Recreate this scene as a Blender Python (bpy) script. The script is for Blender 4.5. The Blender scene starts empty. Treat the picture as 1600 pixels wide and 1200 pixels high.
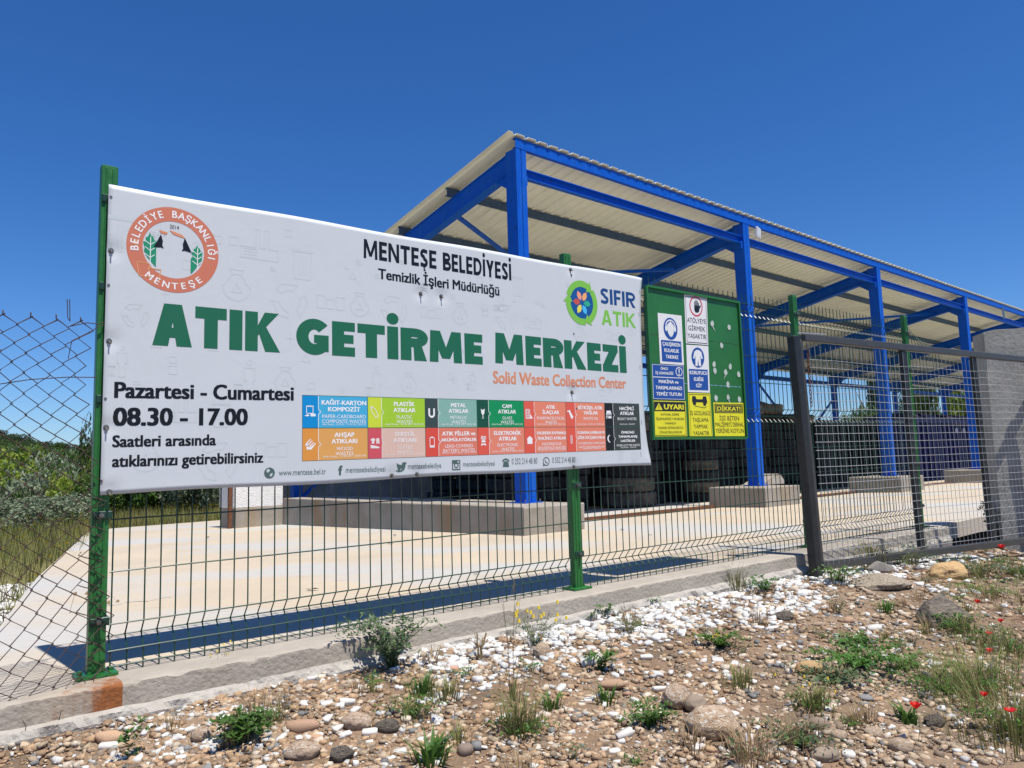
import bpy, bmesh, math, random
import numpy as np
from mathutils import Vector, Matrix, noise

# ------------------------------------------------------------------ camera, sky, sun
sc = bpy.context.scene
COL = sc.collection
F_PX, PITCH, ROLL, CAMZ = 1180.55, 0.1045, 0.02859, 0.757
cam = bpy.data.cameras.new('camera'); camo = bpy.data.objects.new('camera', cam); COL.objects.link(camo)
cam.sensor_width = 36; cam.lens = F_PX / 1600 * 36; cam.clip_start = 0.05; cam.clip_end = 3000
_R = Vector((1, 0, 0)); _U = Vector((0, -math.sin(PITCH), math.cos(PITCH))); _F = Vector((0, math.cos(PITCH), math.sin(PITCH)))
_cx = _R * math.cos(ROLL) - _U * math.sin(ROLL); _cy = _U * math.cos(ROLL) + _R * math.sin(ROLL)
m3 = Matrix((_cx, _cy, -_F)).transposed()
camo.matrix_world = Matrix.Translation((0, 0, CAMZ)) @ m3.to_4x4()
sc.camera = camo

SUN = Vector((0.51, -0.525, 1.91)).normalized()          # towards the sun
w = bpy.data.worlds.new('World'); sc.world = w; w.use_nodes = True
nt = w.node_tree; nt.nodes.clear()
sky = nt.nodes.new('ShaderNodeTexSky'); sky.sky_type = 'NISHITA'; sky.sun_disc = False
sky.sun_elevation = math.asin(SUN.z); sky.sun_rotation = math.atan2(SUN.x, SUN.y)
sky.air_density = 1.0; sky.dust_density = 0.35; sky.ozone_density = 4.0; sky.altitude = 600
hs = nt.nodes.new('ShaderNodeHueSaturation'); hs.inputs['Saturation'].default_value = 1.25
bg = nt.nodes.new('ShaderNodeBackground'); bg.inputs[1].default_value = 0.091
wo = nt.nodes.new('ShaderNodeOutputWorld')
tn = nt.nodes.new('ShaderNodeMix'); tn.data_type = 'RGBA'; tn.blend_type = 'MULTIPLY'; tn.inputs[0].default_value = 1; tn.inputs[7].default_value = (0.74, 0.90, 1.16, 1)
nt.links.new(sky.outputs[0], hs.inputs['Color']); nt.links.new(hs.outputs[0], tn.inputs[6]); nt.links.new(tn.outputs[2], bg.inputs[0]); nt.links.new(bg.outputs[0], wo.inputs[0])
sun = bpy.data.lights.new('sun', 'SUN'); sun.energy = 5.0; sun.angle = math.radians(0.53); sun.color = (1.0, 0.955, 0.88)
suno = bpy.data.objects.new('sun', sun); COL.objects.link(suno)
suno.rotation_euler = SUN.to_track_quat('Z', 'Y').to_euler()
sc.view_settings.view_transform = 'Standard'; sc.view_settings.look = 'None'
sc.view_settings.exposure = 0.3; sc.view_settings.gamma = 1.0; sc.view_settings.use_curve_mapping = False

random.seed(7); rng = np.random.default_rng(7)

# ------------------------------------------------------------------ frames of reference
FX, FY, FA = -1.6142, 2.9636, 0.9013                      # fence line: origin at the first post, direction
fd = Vector((math.sin(FA), math.cos(FA), 0)); fn = Vector((math.cos(FA), -math.sin(FA), 0))   # along, outward (to the road)
def FP(t, s, z): return Vector((FX, FY, 0)) + fd * t + fn * s + Vector((0, 0, z))
BX, BY, BA = 0.12525, 8.9945, 0.85781                     # shed: first front column, direction of the front
bd = Vector((math.sin(BA), math.cos(BA), 0)); bn = Vector((-math.cos(BA), math.sin(BA), 0))    # along, inward
def BP(t, d, z): return Vector((BX, BY, 0)) + bd * t + bn * d + Vector((0, 0, z))
def slab_z(x, y):
    d = (x - BX) * bn.x + (y - BY) * bn.y
    return -0.022 * max(0.0, d + 0.7)
def ts(x, y):
    dx, dy = x - FX, y - FY
    return dx * fd.x + dy * fd.y, dx * fn.x + dy * fn.y

# ------------------------------------------------------------------ materials
def hexc(r, g, b):
    f = lambda c: ((c / 255) / 12.92) if c / 255 <= 0.04045 else (((c / 255) + 0.055) / 1.055) ** 2.4
    return (f(r), f(g), f(b), 1)
def mat(name, col, rough=0.6, var=0.0, vscale=8.0, col2=None, metal=0.0, bump=0.0, bscale=60.0, rand=0.0, spec=0.5, attr=None, detail=4):
    m = bpy.data.materials.new(name); m.use_nodes = True; n = m.node_tree.nodes; l = m.node_tree.links
    b = n['Principled BSDF']; b.inputs['Roughness'].default_value = rough; b.inputs['Metallic'].default_value = metal
    b.inputs['Specular IOR Level'].default_value = spec
    col = tuple(col[:3]) + (1,)
    b.inputs['Base Color'].default_value = col
    src = None
    tc = n.new('ShaderNodeTexCoord')
    if attr:
        a = n.new('ShaderNodeAttribute'); a.attribute_name = attr; src = a.outputs['Color']
    if var > 0:
        no = n.new('ShaderNodeTexNoise'); no.inputs['Scale'].default_value = vscale; no.inputs['Detail'].default_value = detail; no.inputs['Roughness'].default_value = 0.6
        l.new(tc.outputs['Object'], no.inputs['Vector'])
        cr = n.new('ShaderNodeValToRGB'); cr.color_ramp.elements[0].position = 0.32; cr.color_ramp.elements[1].position = 0.68
        c2 = tuple(col2[:3]) + (1,) if col2 else tuple(c * (1 - var) for c in col[:3]) + (1,)
        l.new(no.outputs['Fac'], cr.inputs['Fac'])
        if src is None:
            cr.color_ramp.elements[0].color = c2; cr.color_ramp.elements[1].color = col; src = cr.outputs['Color']
        else:
            cr.color_ramp.elements[0].color = (1 - var,) * 3 + (1,); cr.color_ramp.elements[1].color = (1, 1, 1, 1)
            mx = n.new('ShaderNodeMix'); mx.data_type = 'RGBA'; mx.blend_type = 'MULTIPLY'; mx.inputs[0].default_value = 1
            l.new(src, mx.inputs[6]); l.new(cr.outputs['Color'], mx.inputs[7]); src = mx.outputs[2]
        rr = n.new('ShaderNodeMapRange'); rr.inputs[3].default_value = max(0, rough - 0.12); rr.inputs[4].default_value = min(1, rough + 0.12)
        l.new(no.outputs['Fac'], rr.inputs[0]); l.new(rr.outputs[0], b.inputs['Roughness'])
    if rand > 0:
        oi = n.new('ShaderNodeObjectInfo')
        h = n.new('ShaderNodeHueSaturation'); mr = n.new('ShaderNodeMapRange')
        mr.inputs[3].default_value = 1 - rand; mr.inputs[4].default_value = 1 + rand
        l.new(oi.outputs['Random'], mr.inputs[0]); l.new(mr.outputs[0], h.inputs['Value'])
        mr2 = n.new('ShaderNodeMapRange'); mr2.inputs[3].default_value = 0.5 - rand * 0.05; mr2.inputs[4].default_value = 0.5 + rand * 0.05
        ml = n.new('ShaderNodeMath'); ml.operation = 'MULTIPLY'; ml.inputs[1].default_value = 7.31
        fr = n.new('ShaderNodeMath'); fr.operation = 'FRACT'
        l.new(oi.outputs['Random'], ml.inputs[0]); l.new(ml.outputs[0], fr.inputs[0]); l.new(fr.outputs[0], mr2.inputs[0]); l.new(mr2.outputs[0], h.inputs['Hue'])
        if src is None: h.inputs['Color'].default_value = col
        else: l.new(src, h.inputs['Color'])
        src = h.outputs['Color']
    if src is not None: l.new(src, b.inputs['Base Color'])
    if bump > 0:
        nb = n.new('ShaderNodeTexNoise'); nb.inputs['Scale'].default_value = bscale; nb.inputs['Detail'].default_value = 6
        l.new(tc.outputs['Object'], nb.inputs['Vector'])
        bp = n.new('ShaderNodeBump'); bp.inputs['Strength'].default_value = bump; bp.inputs['Distance'].default_value = 0.02
        l.new(nb.outputs['Fac'], bp.inputs['Height']); l.new(bp.outputs[0], b.inputs['Normal'])
    return m
def add_stain(m, col, scale, lo, hi, stretch=(1, 1, 1)):
    """a patch colour laid over the base colour by a large noise"""
    n = m.node_tree.nodes; l = m.node_tree.links; b = n['Principled BSDF']
    lk = b.inputs['Base Color'].links
    tc = n.new('ShaderNodeTexCoord'); mp = n.new('ShaderNodeMapping'); mp.inputs['Scale'].default_value = stretch
    no = n.new('ShaderNodeTexNoise'); no.inputs['Scale'].default_value = scale; no.inputs['Detail'].default_value = 5
    l.new(tc.outputs['Object'], mp.inputs[0]); l.new(mp.outputs[0], no.inputs['Vector'])
    mr = n.new('ShaderNodeMapRange'); mr.inputs[1].default_value = lo; mr.inputs[2].default_value = hi
    l.new(no.outputs['Fac'], mr.inputs[0])
    mx = n.new('ShaderNodeMix'); mx.data_type = 'RGBA'; mx.inputs[7].default_value = tuple(col[:3]) + (1,)
    if lk: l.new(lk[0].from_socket, mx.inputs[6])
    else: mx.inputs[6].default_value = b.inputs['Base Color'].default_value
    l.new(mr.outputs[0], mx.inputs[0]); l.new(mx.outputs[2], b.inputs['Base Color'])
def leafmat(name, c1, c2, rand=0.18, rough=0.55, trans=0.3):
    m = mat(name, c1, rough, 0.5, 1.6, c2, rand=rand, spec=0.3, detail=3)
    n = m.node_tree.nodes; l = m.node_tree.links; b = n['Principled BSDF']; out = n['Material Output']
    tr = n.new('ShaderNodeBsdfTranslucent'); mx = n.new('ShaderNodeMixShader'); mx.inputs[0].default_value = trans
    l.new(b.inputs['Base Color'].links[0].from_socket, tr.inputs['Color'])
    l.new(b.outputs[0], mx.inputs[1]); l.new(tr.outputs[0], mx.inputs[2]); l.new(mx.outputs[0], out.inputs['Surface'])
    return m
M = {}
M['soil'] = mat('soil', (0.29, 0.19, 0.12), 0.95, 1, 3.2, (0.15, 0.11, 0.075), bump=1.0, bscale=55, spec=0.15, detail=8)
add_stain(M['soil'], (0.36, 0.27, 0.19), 0.9, 0.5, 0.72)
M['field'] = mat('field', (0.13, 0.15, 0.05), 0.95, 1, 0.5, (0.22, 0.19, 0.09), bump=0.5, bscale=6, spec=0.1, detail=8)
M['slab'] = mat('slab_concrete', (0.51, 0.425, 0.31), 0.85, 1, 1.1, (0.45, 0.38, 0.285), bump=0.12, bscale=45, spec=0.25, detail=9)
add_stain(M['slab'], (0.44, 0.425, 0.39), 0.42, 0.47, 0.58, (1, 1.6, 1))
add_stain(M['slab'], (0.36, 0.31, 0.25), 7.0, 0.60, 0.74, (1, 4, 1)); add_stain(M['slab'], (0.30, 0.26, 0.21), 34, 0.70, 0.76)
M['kerb'] = mat('kerb_concrete', (0.41, 0.365, 0.30), 0.9, 1, 5, (0.33, 0.29, 0.235), bump=0.35, bscale=50, spec=0.2, detail=8)
M['kerb_rust'] = mat('kerb_concrete_rusty', (0.40, 0.34, 0.26), 0.9, 1, 5, (0.33, 0.29, 0.235), bump=0.35, bscale=50, spec=0.2, detail=8)
def rust_fade(m):
    n = m.node_tree.nodes; l = m.node_tree.links; b = n['Principled BSDF']; src = b.inputs['Base Color'].links[0].from_socket
    tc = n.new('ShaderNodeTexCoord'); sp = n.new('ShaderNodeSeparateXYZ'); l.new(tc.outputs['Generated'], sp.inputs[0])
    mp = n.new('ShaderNodeMapping'); mp.inputs['Scale'].default_value = (1, 1, .12); no = n.new('ShaderNodeTexNoise'); no.inputs['Scale'].default_value = 30; no.inputs['Detail'].default_value = 4
    l.new(tc.outputs['Object'], mp.inputs[0]); l.new(mp.outputs[0], no.inputs['Vector'])
    g = n.new('ShaderNodeMapRange'); g.inputs[1].default_value = .5; g.inputs[2].default_value = 1.0; g.inputs[3].default_value = -.22; g.inputs[4].default_value = .36; l.new(sp.outputs[0], g.inputs[0])
    ad = n.new('ShaderNodeMath'); ad.operation = 'ADD'; l.new(no.outputs['Fac'], ad.inputs[0]); l.new(g.outputs[0], ad.inputs[1])
    r = n.new('ShaderNodeMapRange'); r.inputs[1].default_value = .42; r.inputs[2].default_value = .85; r.inputs[4].default_value = .95; l.new(ad.outputs[0], r.inputs[0])
    mx = n.new('ShaderNodeMix'); mx.data_type = 'RGBA'; mx.inputs[7].default_value = (.26, .085, .022, 1); l.new(src, mx.inputs[6]); l.new(r.outputs[0], mx.inputs[0]); l.new(mx.outputs[2], b.inputs['Base Color'])
rust_fade(M['kerb_rust'])
M['rough'] = mat('rough_concrete', (0.44, 0.41, 0.36), 0.95, 1, 9, (0.34, 0.31, 0.27), bump=0.8, bscale=40, spec=0.2)
M['plinth'] = mat('plinth_concrete', (0.36, 0.33, 0.285), 0.92, 1, 2.0, (0.26, 0.225, 0.18), bump=0.3, bscale=30, spec=0.2, detail=9)
add_stain(M['plinth'], (0.30, 0.21, 0.12), 1.7, 0.58, 0.72, (1, 1, 0.3))
M['pillar'] = mat('pillar_concrete', (0.40, 0.39, 0.35), 0.92, 1, 3, (0.26, 0.25, 0.225), bump=0.3, bscale=30, spec=0.2, detail=9)
M['plaster'] = mat('white_plaster', (0.80, 0.78, 0.74), 0.85, 0.15, 14, bump=0.5, bscale=40)
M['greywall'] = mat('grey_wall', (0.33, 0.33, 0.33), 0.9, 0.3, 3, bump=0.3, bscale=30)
M['green'] = mat('green_paint', (0.026, 0.17, 0.036), 0.38, 0.25, 30, bump=0.04, bscale=90)
M['green_wire'] = mat('green_wire_coating', (0.012, 0.05, 0.03), 0.35)
M['board'] = mat('board_green', (0.022, 0.165, 0.032), 0.42, 0.25, 3.5, detail=7)
M['blue'] = mat('blue_paint', (0.0006, 0.098, 0.55), 0.5, 0.12, 6, spec=0.22, detail=6)
add_stain(M['blue'], (0.012, 0.12, 0.50), 5, 0.52, 0.76, (3, 3, .3)); add_stain(M['blue'], (0.02, 0.05, 0.17), 22, 0.63, 0.72)
M['blue_grey'] = mat('blue_grey_paint', (0.05, 0.10, 0.19), 0.5, 0.3, 9)
M['roof_under'] = mat('roof_sheet_coating', (0.88, 0.885, 0.75), 0.5, 0.08, 3, spec=0.4, rand=0.03)
M['dark_steel'] = mat('gate_steel', (0.035, 0.035, 0.037), 0.42, 0.35, 18, metal=0.3)
M['gate_grey'] = mat('gate_grey', (0.085, 0.083, 0.08), 0.42, 0.25, 18, metal=0.35)
M['rust'] = mat('rust', (0.21, 0.075, 0.028), 0.85, 1, 25, (0.08, 0.035, 0.02), bump=0.4, bscale=80)
M['rust_wire'] = mat('rusty_wire', (0.075, 0.032, 0.024), 0.8, 1, 30, (0.03, 0.022, 0.022))
M['galv'] = mat('galvanised', (0.55, 0.56, 0.55), 0.42, 0.25, 40, metal=0.45)
M['bolt'] = mat('bolt_metal', (0.30, 0.28, 0.25), 0.4, 0.4, 200, metal=0.8)
M['tyre'] = mat('tyre_rubber', (0.012, 0.0115, 0.011), 0.8, 0.4, 6, (0.022, 0.019, 0.016), rand=0.2, bump=0.3, bscale=70)
M['tyre_dusty'] = mat('dusty_tyre_rubber', (0.2, 0.155, 0.105), 0.95, 1, 5, (0.05, 0.042, 0.033), rand=0.2, bump=0.3, bscale=70)
M['navy'] = mat('navy_plastic', (0.009, 0.011, 0.10), 0.55, 0.3, 3)
M['darkgrey'] = mat('dark_grey_metal', (0.012, 0.014, 0.014), 0.6, 0.3, 4)
M['red'] = mat('red_paint', (0.33, 0.03, 0.015), 0.5, 0.3, 5)
M['white_light'] = mat('floodlight_casing', (0.72, 0.73, 0.72), 0.4)
M['glass'] = mat('floodlight_glass', (0.75, 0.78, 0.74), 0.15, spec=0.7)
M['banner'] = mat('banner_vinyl', (0.60, 0.63, 0.645), 0.42, 0.035, 1.2, spec=0.4, bump=0.22, bscale=2.2)
def flat(name, rgb, rough=0.42, k=1.0, var=0.07):
    c = hexc(*rgb); return mat(name, tuple(x * k for x in c[:3]), rough, var, 9, spec=0.4)
M['marble'] = mat('white_marble_stone', (0.74, 0.72, 0.68), 0.7, 0.25, 22, (0.58, 0.53, 0.46), rand=0.12, bump=0.3, bscale=60)
M['tan'] = mat('tan_stone', (0.46, 0.31, 0.19), 0.85, 1, 16, (0.34, 0.21, 0.13), rand=0.25, bump=0.3, bscale=50)
M['brown'] = mat('brown_stone', (0.27, 0.205, 0.145), 0.85, 1, 18, (0.18, 0.14, 0.11), rand=0.25, bump=0.3, bscale=50)
M['grey'] = mat('grey_stone', (0.22, 0.215, 0.205), 0.85, 1, 18, (0.15, 0.15, 0.148), rand=0.3, bump=0.3, bscale=50)
M['gravel'] = mat('gravel_stones', (0.5, 0.5, 0.5), 0.88, 0.42, 90, attr='Col', spec=0.25)
M['darkrock'] = mat('dark_rock', (0.22, 0.18, 0.135), 0.9, 1, 3.5, (0.065, 0.055, 0.045), bump=1.0, bscale=7, detail=10)
M['yellowrock'] = mat('yellow_rock', (0.56, 0.38, 0.18), 0.85, 1, 4, (0.44, 0.27, 0.12), bump=0.7, bscale=9, detail=9)
M['pitted'] = mat('pitted_stone', (0.46, 0.38, 0.28), 0.95, 1, 9, (0.20, 0.16, 0.12), bump=1.0, bscale=11)
M['cream'] = mat('cream_boulder', (0.55, 0.43, 0.31), 0.85, 1, 4, (0.40, 0.27, 0.17), bump=0.7, bscale=14, rand=0.1, detail=10)
add_stain(M['cream'], (0.30, 0.18, 0.10), 3.0, 0.55, 0.66, (1, 1, 2.5)); add_stain(M['cream'], (0.62, 0.55, 0.45), 5.0, 0.56, 0.62)
M['weed'] = leafmat('weed_leaf', (0.10, 0.21, 0.035), (0.055, 0.125, 0.022))
M['herb'] = leafmat('grey_herb_leaf', (0.13, 0.19, 0.085), (0.075, 0.115, 0.05))
M['grassblade'] = leafmat('grass_blade', (0.20, 0.25, 0.06), (0.27, 0.23, 0.10))
M['drystem'] = leafmat('dry_seed_head', (0.46, 0.34, 0.19), (0.28, 0.20, 0.11))
M['yellowflower'] = mat('yellow_flower', (0.72, 0.52, 0.02), 0.6)
M['poppy'] = leafmat('poppy_petal', (0.72, 0.012, 0.012), (0.62, 0.008, 0.012), rand=0.1, trans=0.35)
M['stemgreen'] = mat('green_stem', (0.07, 0.11, 0.03), 0.7)
M['olive'] = leafmat('olive_leaf', (0.25, 0.29, 0.18), (0.13, 0.17, 0.09), trans=0.15)
M['greenleaf'] = leafmat('green_leaf', (0.11, 0.18, 0.03), (0.055, 0.10, 0.02), rand=0.3)
M['brightleaf'] = leafmat('yellow_green_leaf', (0.26, 0.33, 0.03), (0.14, 0.20, 0.025))
M['pineleaf'] = leafmat('pine_needles', (0.07, 0.105, 0.04), (0.035, 0.06, 0.025), trans=0.1)
M['bark'] = mat('bark', (0.14, 0.105, 0.075), 0.95, 0.4, 10)

# ------------------------------------------------------------------ mesh building
class MB:
    def __init__(s): s.v = []; s.f = []; s.m = []; s.cur = 0; s.sm = False
    def add(s, vs, fs):
        o = len(s.v); s.v += [tuple(p) for p in vs]; s.f += [tuple(i + o for i in f) for f in fs]; s.m += [s.cur] * len(fs); return s
    def box(s, c, hx, hy, hz, ax=None, ay=None, az=None):
        c = Vector(c); ax = ax or Vector((1, 0, 0)); ay = ay or Vector((0, 1, 0)); az = az or Vector((0, 0, 1))
        vs = [c + ax * (hx * i) + ay * (hy * j) + az * (hz * k) for k in (-1, 1) for j in (-1, 1) for i in (-1, 1)]
        return s.add(vs, [(0, 2, 3, 1), (4, 5, 7, 6), (0, 1, 5, 4), (2, 6, 7, 3), (0, 4, 6, 2), (1, 3, 7, 5)])
    def bar(s, a, b, wd, ht, up=Vector((0, 0, 1))):
        a = Vector(a); b = Vector(b); d = (b - a); L = d.length; d.normalize()
        side = d.cross(up).normalized(); u = side.cross(d).normalized()
        return s.box((a + b) / 2, L / 2, wd / 2, ht / 2, d, side, u)
    def prism(s, pts, ext):
        n = len(pts); ext = Vector(ext); pts = [Vector(p) for p in pts]
        return s.add(pts + [p + ext for p in pts], [tuple(range(n))[::-1], tuple(range(n, 2 * n))] + [(i, (i + 1) % n, (i + 1) % n + n, i + n) for i in range(n)])
    def tube(s, pts, r, n=5, cap=True, closed=False, r2=None):
        pts = [Vector(p) for p in pts]; k = len(pts); o = []; ref = None
        for i, p in enumerate(pts):
            a = pts[max(0, i - 1)]; b = pts[min(k - 1, i + 1)]
            if closed: a = pts[(i - 1) % k]; b = pts[(i + 1) % k]
            d = (b - a).normalized()
            if ref is None: ref = Vector((0, 0, 1)) if abs(d.z) < 0.9 else Vector((1, 0, 0))
            x = d.cross(ref).normalized(); y = d.cross(x).normalized(); ref = x.cross(d).normalized() if False else ref
            rr = r if r2 is None else r + (r2 - r) * i / max(1, k - 1)
            for j in range(n):
                an = 2 * math.pi * j / n; o.append(p + x * (math.cos(an) * rr) + y * (math.sin(an) * rr))
        fs = [(i * n + j, i * n + (j + 1) % n, (i + 1) * n + (j + 1) % n, (i + 1) * n + j) for i in range(k - 1) for j in range(n)]
        if closed: fs += [((k - 1) * n + j, (k - 1) * n + (j + 1) % n, (j + 1) % n, j) for j in range(n)]
        elif cap: fs += [tuple(range(n))[::-1], tuple(range((k - 1) * n, k * n))]
        return s.add(o, fs)
    def cyl(s, a, b, r, n=10, r2=None): return s.tube([a, b], r, n, r2=r2)
def mesh_of(name, mb, mats, origin=(0, 0, 0), smooth=False):
    me = bpy.data.meshes.new(name); ox, oy, oz = origin
    me.from_pydata([(x - ox, y - oy, z - oz) for x, y, z in mb.v], [], mb.f)
    if not isinstance(mats, (list, tuple)): mats = [mats]
    for m in mats: me.materials.append(m)
    if len(mats) > 1: me.polygons.foreach_set('material_index', mb.m)
    if smooth: me.polygons.foreach_set('use_smooth', [True] * len(me.polygons))
    me.update(); return me
def link(name, me, parent=None, loc=(0, 0, 0)):
    o = bpy.data.objects.new(name, me); COL.objects.link(o); o.location = loc
    if parent: o.parent = parent
    return o
WL = {}
def worldloc(o):
    return Vector((0, 0, 0)) if o is None else worldloc(o.parent) + Vector(o.location)
def part(name, mb, m, parent, smooth=False, label=None, stuff=False):
    """child mesh, built in world coordinates"""
    w0 = worldloc(parent); c = Vector(mb.v[0]) if mb.v else w0
    c = Vector((sum(p[0] for p in mb.v[:64]) / len(mb.v[:64]), sum(p[1] for p in mb.v[:64]) / len(mb.v[:64]), min(p[2] for p in mb.v)))
    o = link(name, mesh_of(name, mb, m, c, smooth), parent, c - w0)
    if label: o['label'] = label
    if stuff: o['kind'] = 'stuff'
    return o
def tag(o, label, cat, group=None):
    o['label'] = label; o['category'] = cat
    if group: o['group'] = group
    return o
def thing(name, loc, label, cat, group=None):
    return tag(link(name, None, None, loc), label, cat, group)
def solid(name, mb, m, label, cat, group=None, smooth=False, loc=None):
    """a thing that is one mesh"""
    if loc is None:
        xs = [p[0] for p in mb.v]; ys = [p[1] for p in mb.v]; loc = ((min(xs) + max(xs)) / 2, (min(ys) + max(ys)) / 2, min(p[2] for p in mb.v))
    return tag(link(name, mesh_of(name, mb, m, loc, smooth), None, loc), label, cat, group)
def structure(name, mb, m, smooth=False):
    o = link(name, mesh_of(name, mb, m, (0, 0, 0), smooth)); o['kind'] = 'structure'; return o
def bevel(o, wdt=0.006, seg=1):
    md = o.modifiers.new('bevel', 'BEVEL'); md.width = wdt; md.segments = seg; md.limit_method = 'ANGLE'; return o
def copy_tree(src, loc, rotz=None, scale=None, label=None):
    def cp(o, par):
        c = o.copy(); COL.objects.link(c); c.parent = par
        for ch in o.children: cp(ch, c)
        return c
    c = cp(src, None); c.location = loc
    if rotz is not None: c.rotation_euler = (0, 0, rotz)
    if scale is not None: c.scale = (scale,) * 3 if not isinstance(scale, tuple) else scale
    if label: c['label'] = label
    return c
# ------------------------------------------------------------------ ground
def sstep(a, b, x):
    x = min(1, max(0, (x - a) / (b - a))); return x * x * (3 - 2 * x)
def outer_z(t, s):
    z = -0.118 - 0.085 * max(0, min(s, 3.2) - 0.18) - 0.035 * max(0, min(t, 9) - 5.5)
    z -= 0.10 * sstep(0.4, -0.6, t) * sstep(0.15, 0.45, s)
    return z
def edge_d(x, y):
    """distance beyond the left / rear edge of the slab (positive = off the slab)"""
    # left edge line through (-2.67,3.99) and (-7.2,13.2); rear edge line through (-7.3,13.8) and (-5.47,15.94)
    l = -( (x + 2.67) * 0.897 + (y - 3.99) * 0.441)
    r = (x + 7.3) * -0.76 + (y - 13.8) * 0.65
    return max(l, r)
def gz(x, y, rough=True):
    t, s = ts(x, y)
    e = edge_d(x, y)
    zo = outer_z(t, s)
    # land behind
    R = max(0, e)
    zb = -0.32 - 3.4 * sstep(1, 26, R)
    hill = 11 * math.exp(-(((x + 135) / 55) ** 2 + ((y - 165) / 70) ** 2)) + 2.0 * math.exp(-(((x + 60) / 60) ** 2 + ((y - 190) / 60) ** 2)) + 3 * math.exp(-(((x + 250) / 120) ** 2 + ((y - 330) / 110) ** 2))
    zb += hill + 2.2 * sstep(25, 60, R) * sstep(-10, 20, x)
    k = sstep(0.05, -0.35, s)           # 0 on the road side, 1 behind the kerb
    k2 = sstep(9.5, 12, t)
    k = max(k, 0) * (1 - k2) + (sstep(2.5, 5, -s + 0.0)) * k2
    if t < -1.2: k = max(k, sstep(-1.2, -3.0, t) * 0.9 * sstep(0.6, -1.5, s))
    z = zo * (1 - k) + zb * k
    if e < 0 and k > 0.5: z = min(z, slab_z(x, y) - 0.25)
    if rough and abs(x) < 14 and 0 < y < 16:
        z += 0.018 * noise.noise(Vector((x * 2.1, y * 2.1, 0))) + 0.010 * noise.noise(Vector((x * 7, y * 7, 3)))
    return z
def grid_axis():
    a = [-900, -600, -420, -320, -260, -210, -175, -150, -128, -108, -90, -75, -62, -50, -40, -32, -26, -21, -17, -14]
    return a
xs = grid_axis() + list(np.arange(-12, 14, 0.16)) + [14.5, 16, 18, 21, 25, 30, 36, 44, 54, 66, 82, 105, 140, 190, 260, 380, 560, 900]
ys = [-200, -60, -25, -12, -6, -3, -1.5] + list(np.arange(-0.5, 16.5, 0.16)) + [17, 18, 19.5, 21, 23, 25, 28, 31, 35, 40, 46, 53, 60, 70, 80, 92, 105, 120, 135, 150, 165, 180, 195, 215, 240, 280, 340, 430, 600, 950]
gm = MB(); nx, ny = len(xs), len(ys)
for y in ys:
    for x in xs: gm.v.append((float(x), float(y), gz(float(x), float(y))))
for j in range(ny - 1):
    for i in range(nx - 1):
        gm.f.append((j * nx + i, j * nx + i + 1, (j + 1) * nx + i + 1, (j + 1) * nx + i))
        cx, cy = (xs[i] + xs[i + 1]) / 2, (ys[j] + ys[j + 1]) / 2
        t, s = ts(cx, cy)
        gm.m.append(1 if (s < -0.3 and edge_d(cx, cy) > -0.2) or abs(cx) > 14 or cy > 16 or t > 12 else 0)
structure('ground', gm, [M['soil'], M['field']], smooth=True)

# yard slab: polygon cut at the kerb, left edge and rear edge; grid so that it follows the fall
sm = MB()
A = [FP(-0.9, -0.115, 0), FP(40, -0.115, 0)]
left = [(-2.30, 3.26), (-2.67, 3.99), (-3.81, 6.13), (-5.6, 9.7), (-7.14, 12.72), (-7.3, 13.8)]
rear = [(-5.47, 15.94), (-2.0, 20.0), (6.0, 29.4), (22, 48)]
ring_ = [FP(0, -0.115, 0), FP(7.3, -0.115, 0), FP(10, -0.3, 0), FP(38, -0.115, 0)] + [Vector((x, y, 0)) for x, y in reversed(rear)] + [Vector((x, y, 0)) for x, y in reversed(left)] + [FP(-0.75, -0.115, 0)]
bmx = bmesh.new(); vs = [bmx.verts.new((p.x, p.y, 0)) for p in ring_]; bmx.faces.new(vs)
r_ = bmesh.ops.extrude_face_region(bmx, geom=bmx.faces[:])
for v in [g for g in r_['geom'] if isinstance(g, bmesh.types.BMVert)]: v.co.z = -0.16
bmesh.ops.recalc_face_normals(bmx, faces=bmx.faces[:])
for D in (-1.5, -0.7, 0.5, 2, 3, 4, 5, 6.5, 9, 13):
    p = BP(0, D, 0); bmesh.ops.bisect_plane(bmx, geom=bmx.verts[:] + bmx.edges[:] + bmx.faces[:], plane_co=p, plane_no=bn)
for v in bmx.verts: v.co.z += slab_z(v.co.x, v.co.y) - 0.004
me = bpy.data.meshes.new('yard_slab'); bmx.to_mesh(me); bmx.free(); me.materials.append(M['slab'])
o = link('yard_slab', me); o['kind'] = 'structure'

# kerb under the fence with its rough footing
def rough_strip(t0, t1, n, prof, seed, amp, chip=0.0):
    """prof: list of (s, z) closed ring, extruded along the fence with noise"""
    mb = MB(); k = len(prof)
    for i in range(n + 1):
        t = t0 + (t1 - t0) * i / n
        for j, (s, z, a) in enumerate(prof):
            dn = noise.noise(Vector((t * 9, j * 3.7, seed))) + 0.5 * noise.noise(Vector((t * 31, j * 5.1, seed + 4)))
            c = 0
            if a < 0: c = chip * max(0, noise.noise(Vector((t * 14, seed, 9))) - 0.05 + 0.25 * noise.noise(Vector((t * 60, seed, 2))))
            mb.v.append(tuple(FP(t, s + amp * abs(a) * dn, z + 0.0067 * t + amp * abs(a) * dn * 0.6 - c)))
    for i in range(n):
        for j in range(k):
            mb.f.append((i * k + j, i * k + (j + 1) % k, (i + 1) * k + (j + 1) % k, (i + 1) * k + j))
    mb.f.append(tuple(range(k))); mb.f.append(tuple(range(n * k, (n + 1) * k))[::-1]); mb.m = [0] * len(mb.f)
    return mb
kb = thing('kerb', FP(3, 0.03, -0.2), 'long grey concrete kerb with chipped front edge under the green mesh fence', 'kerb')
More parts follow.
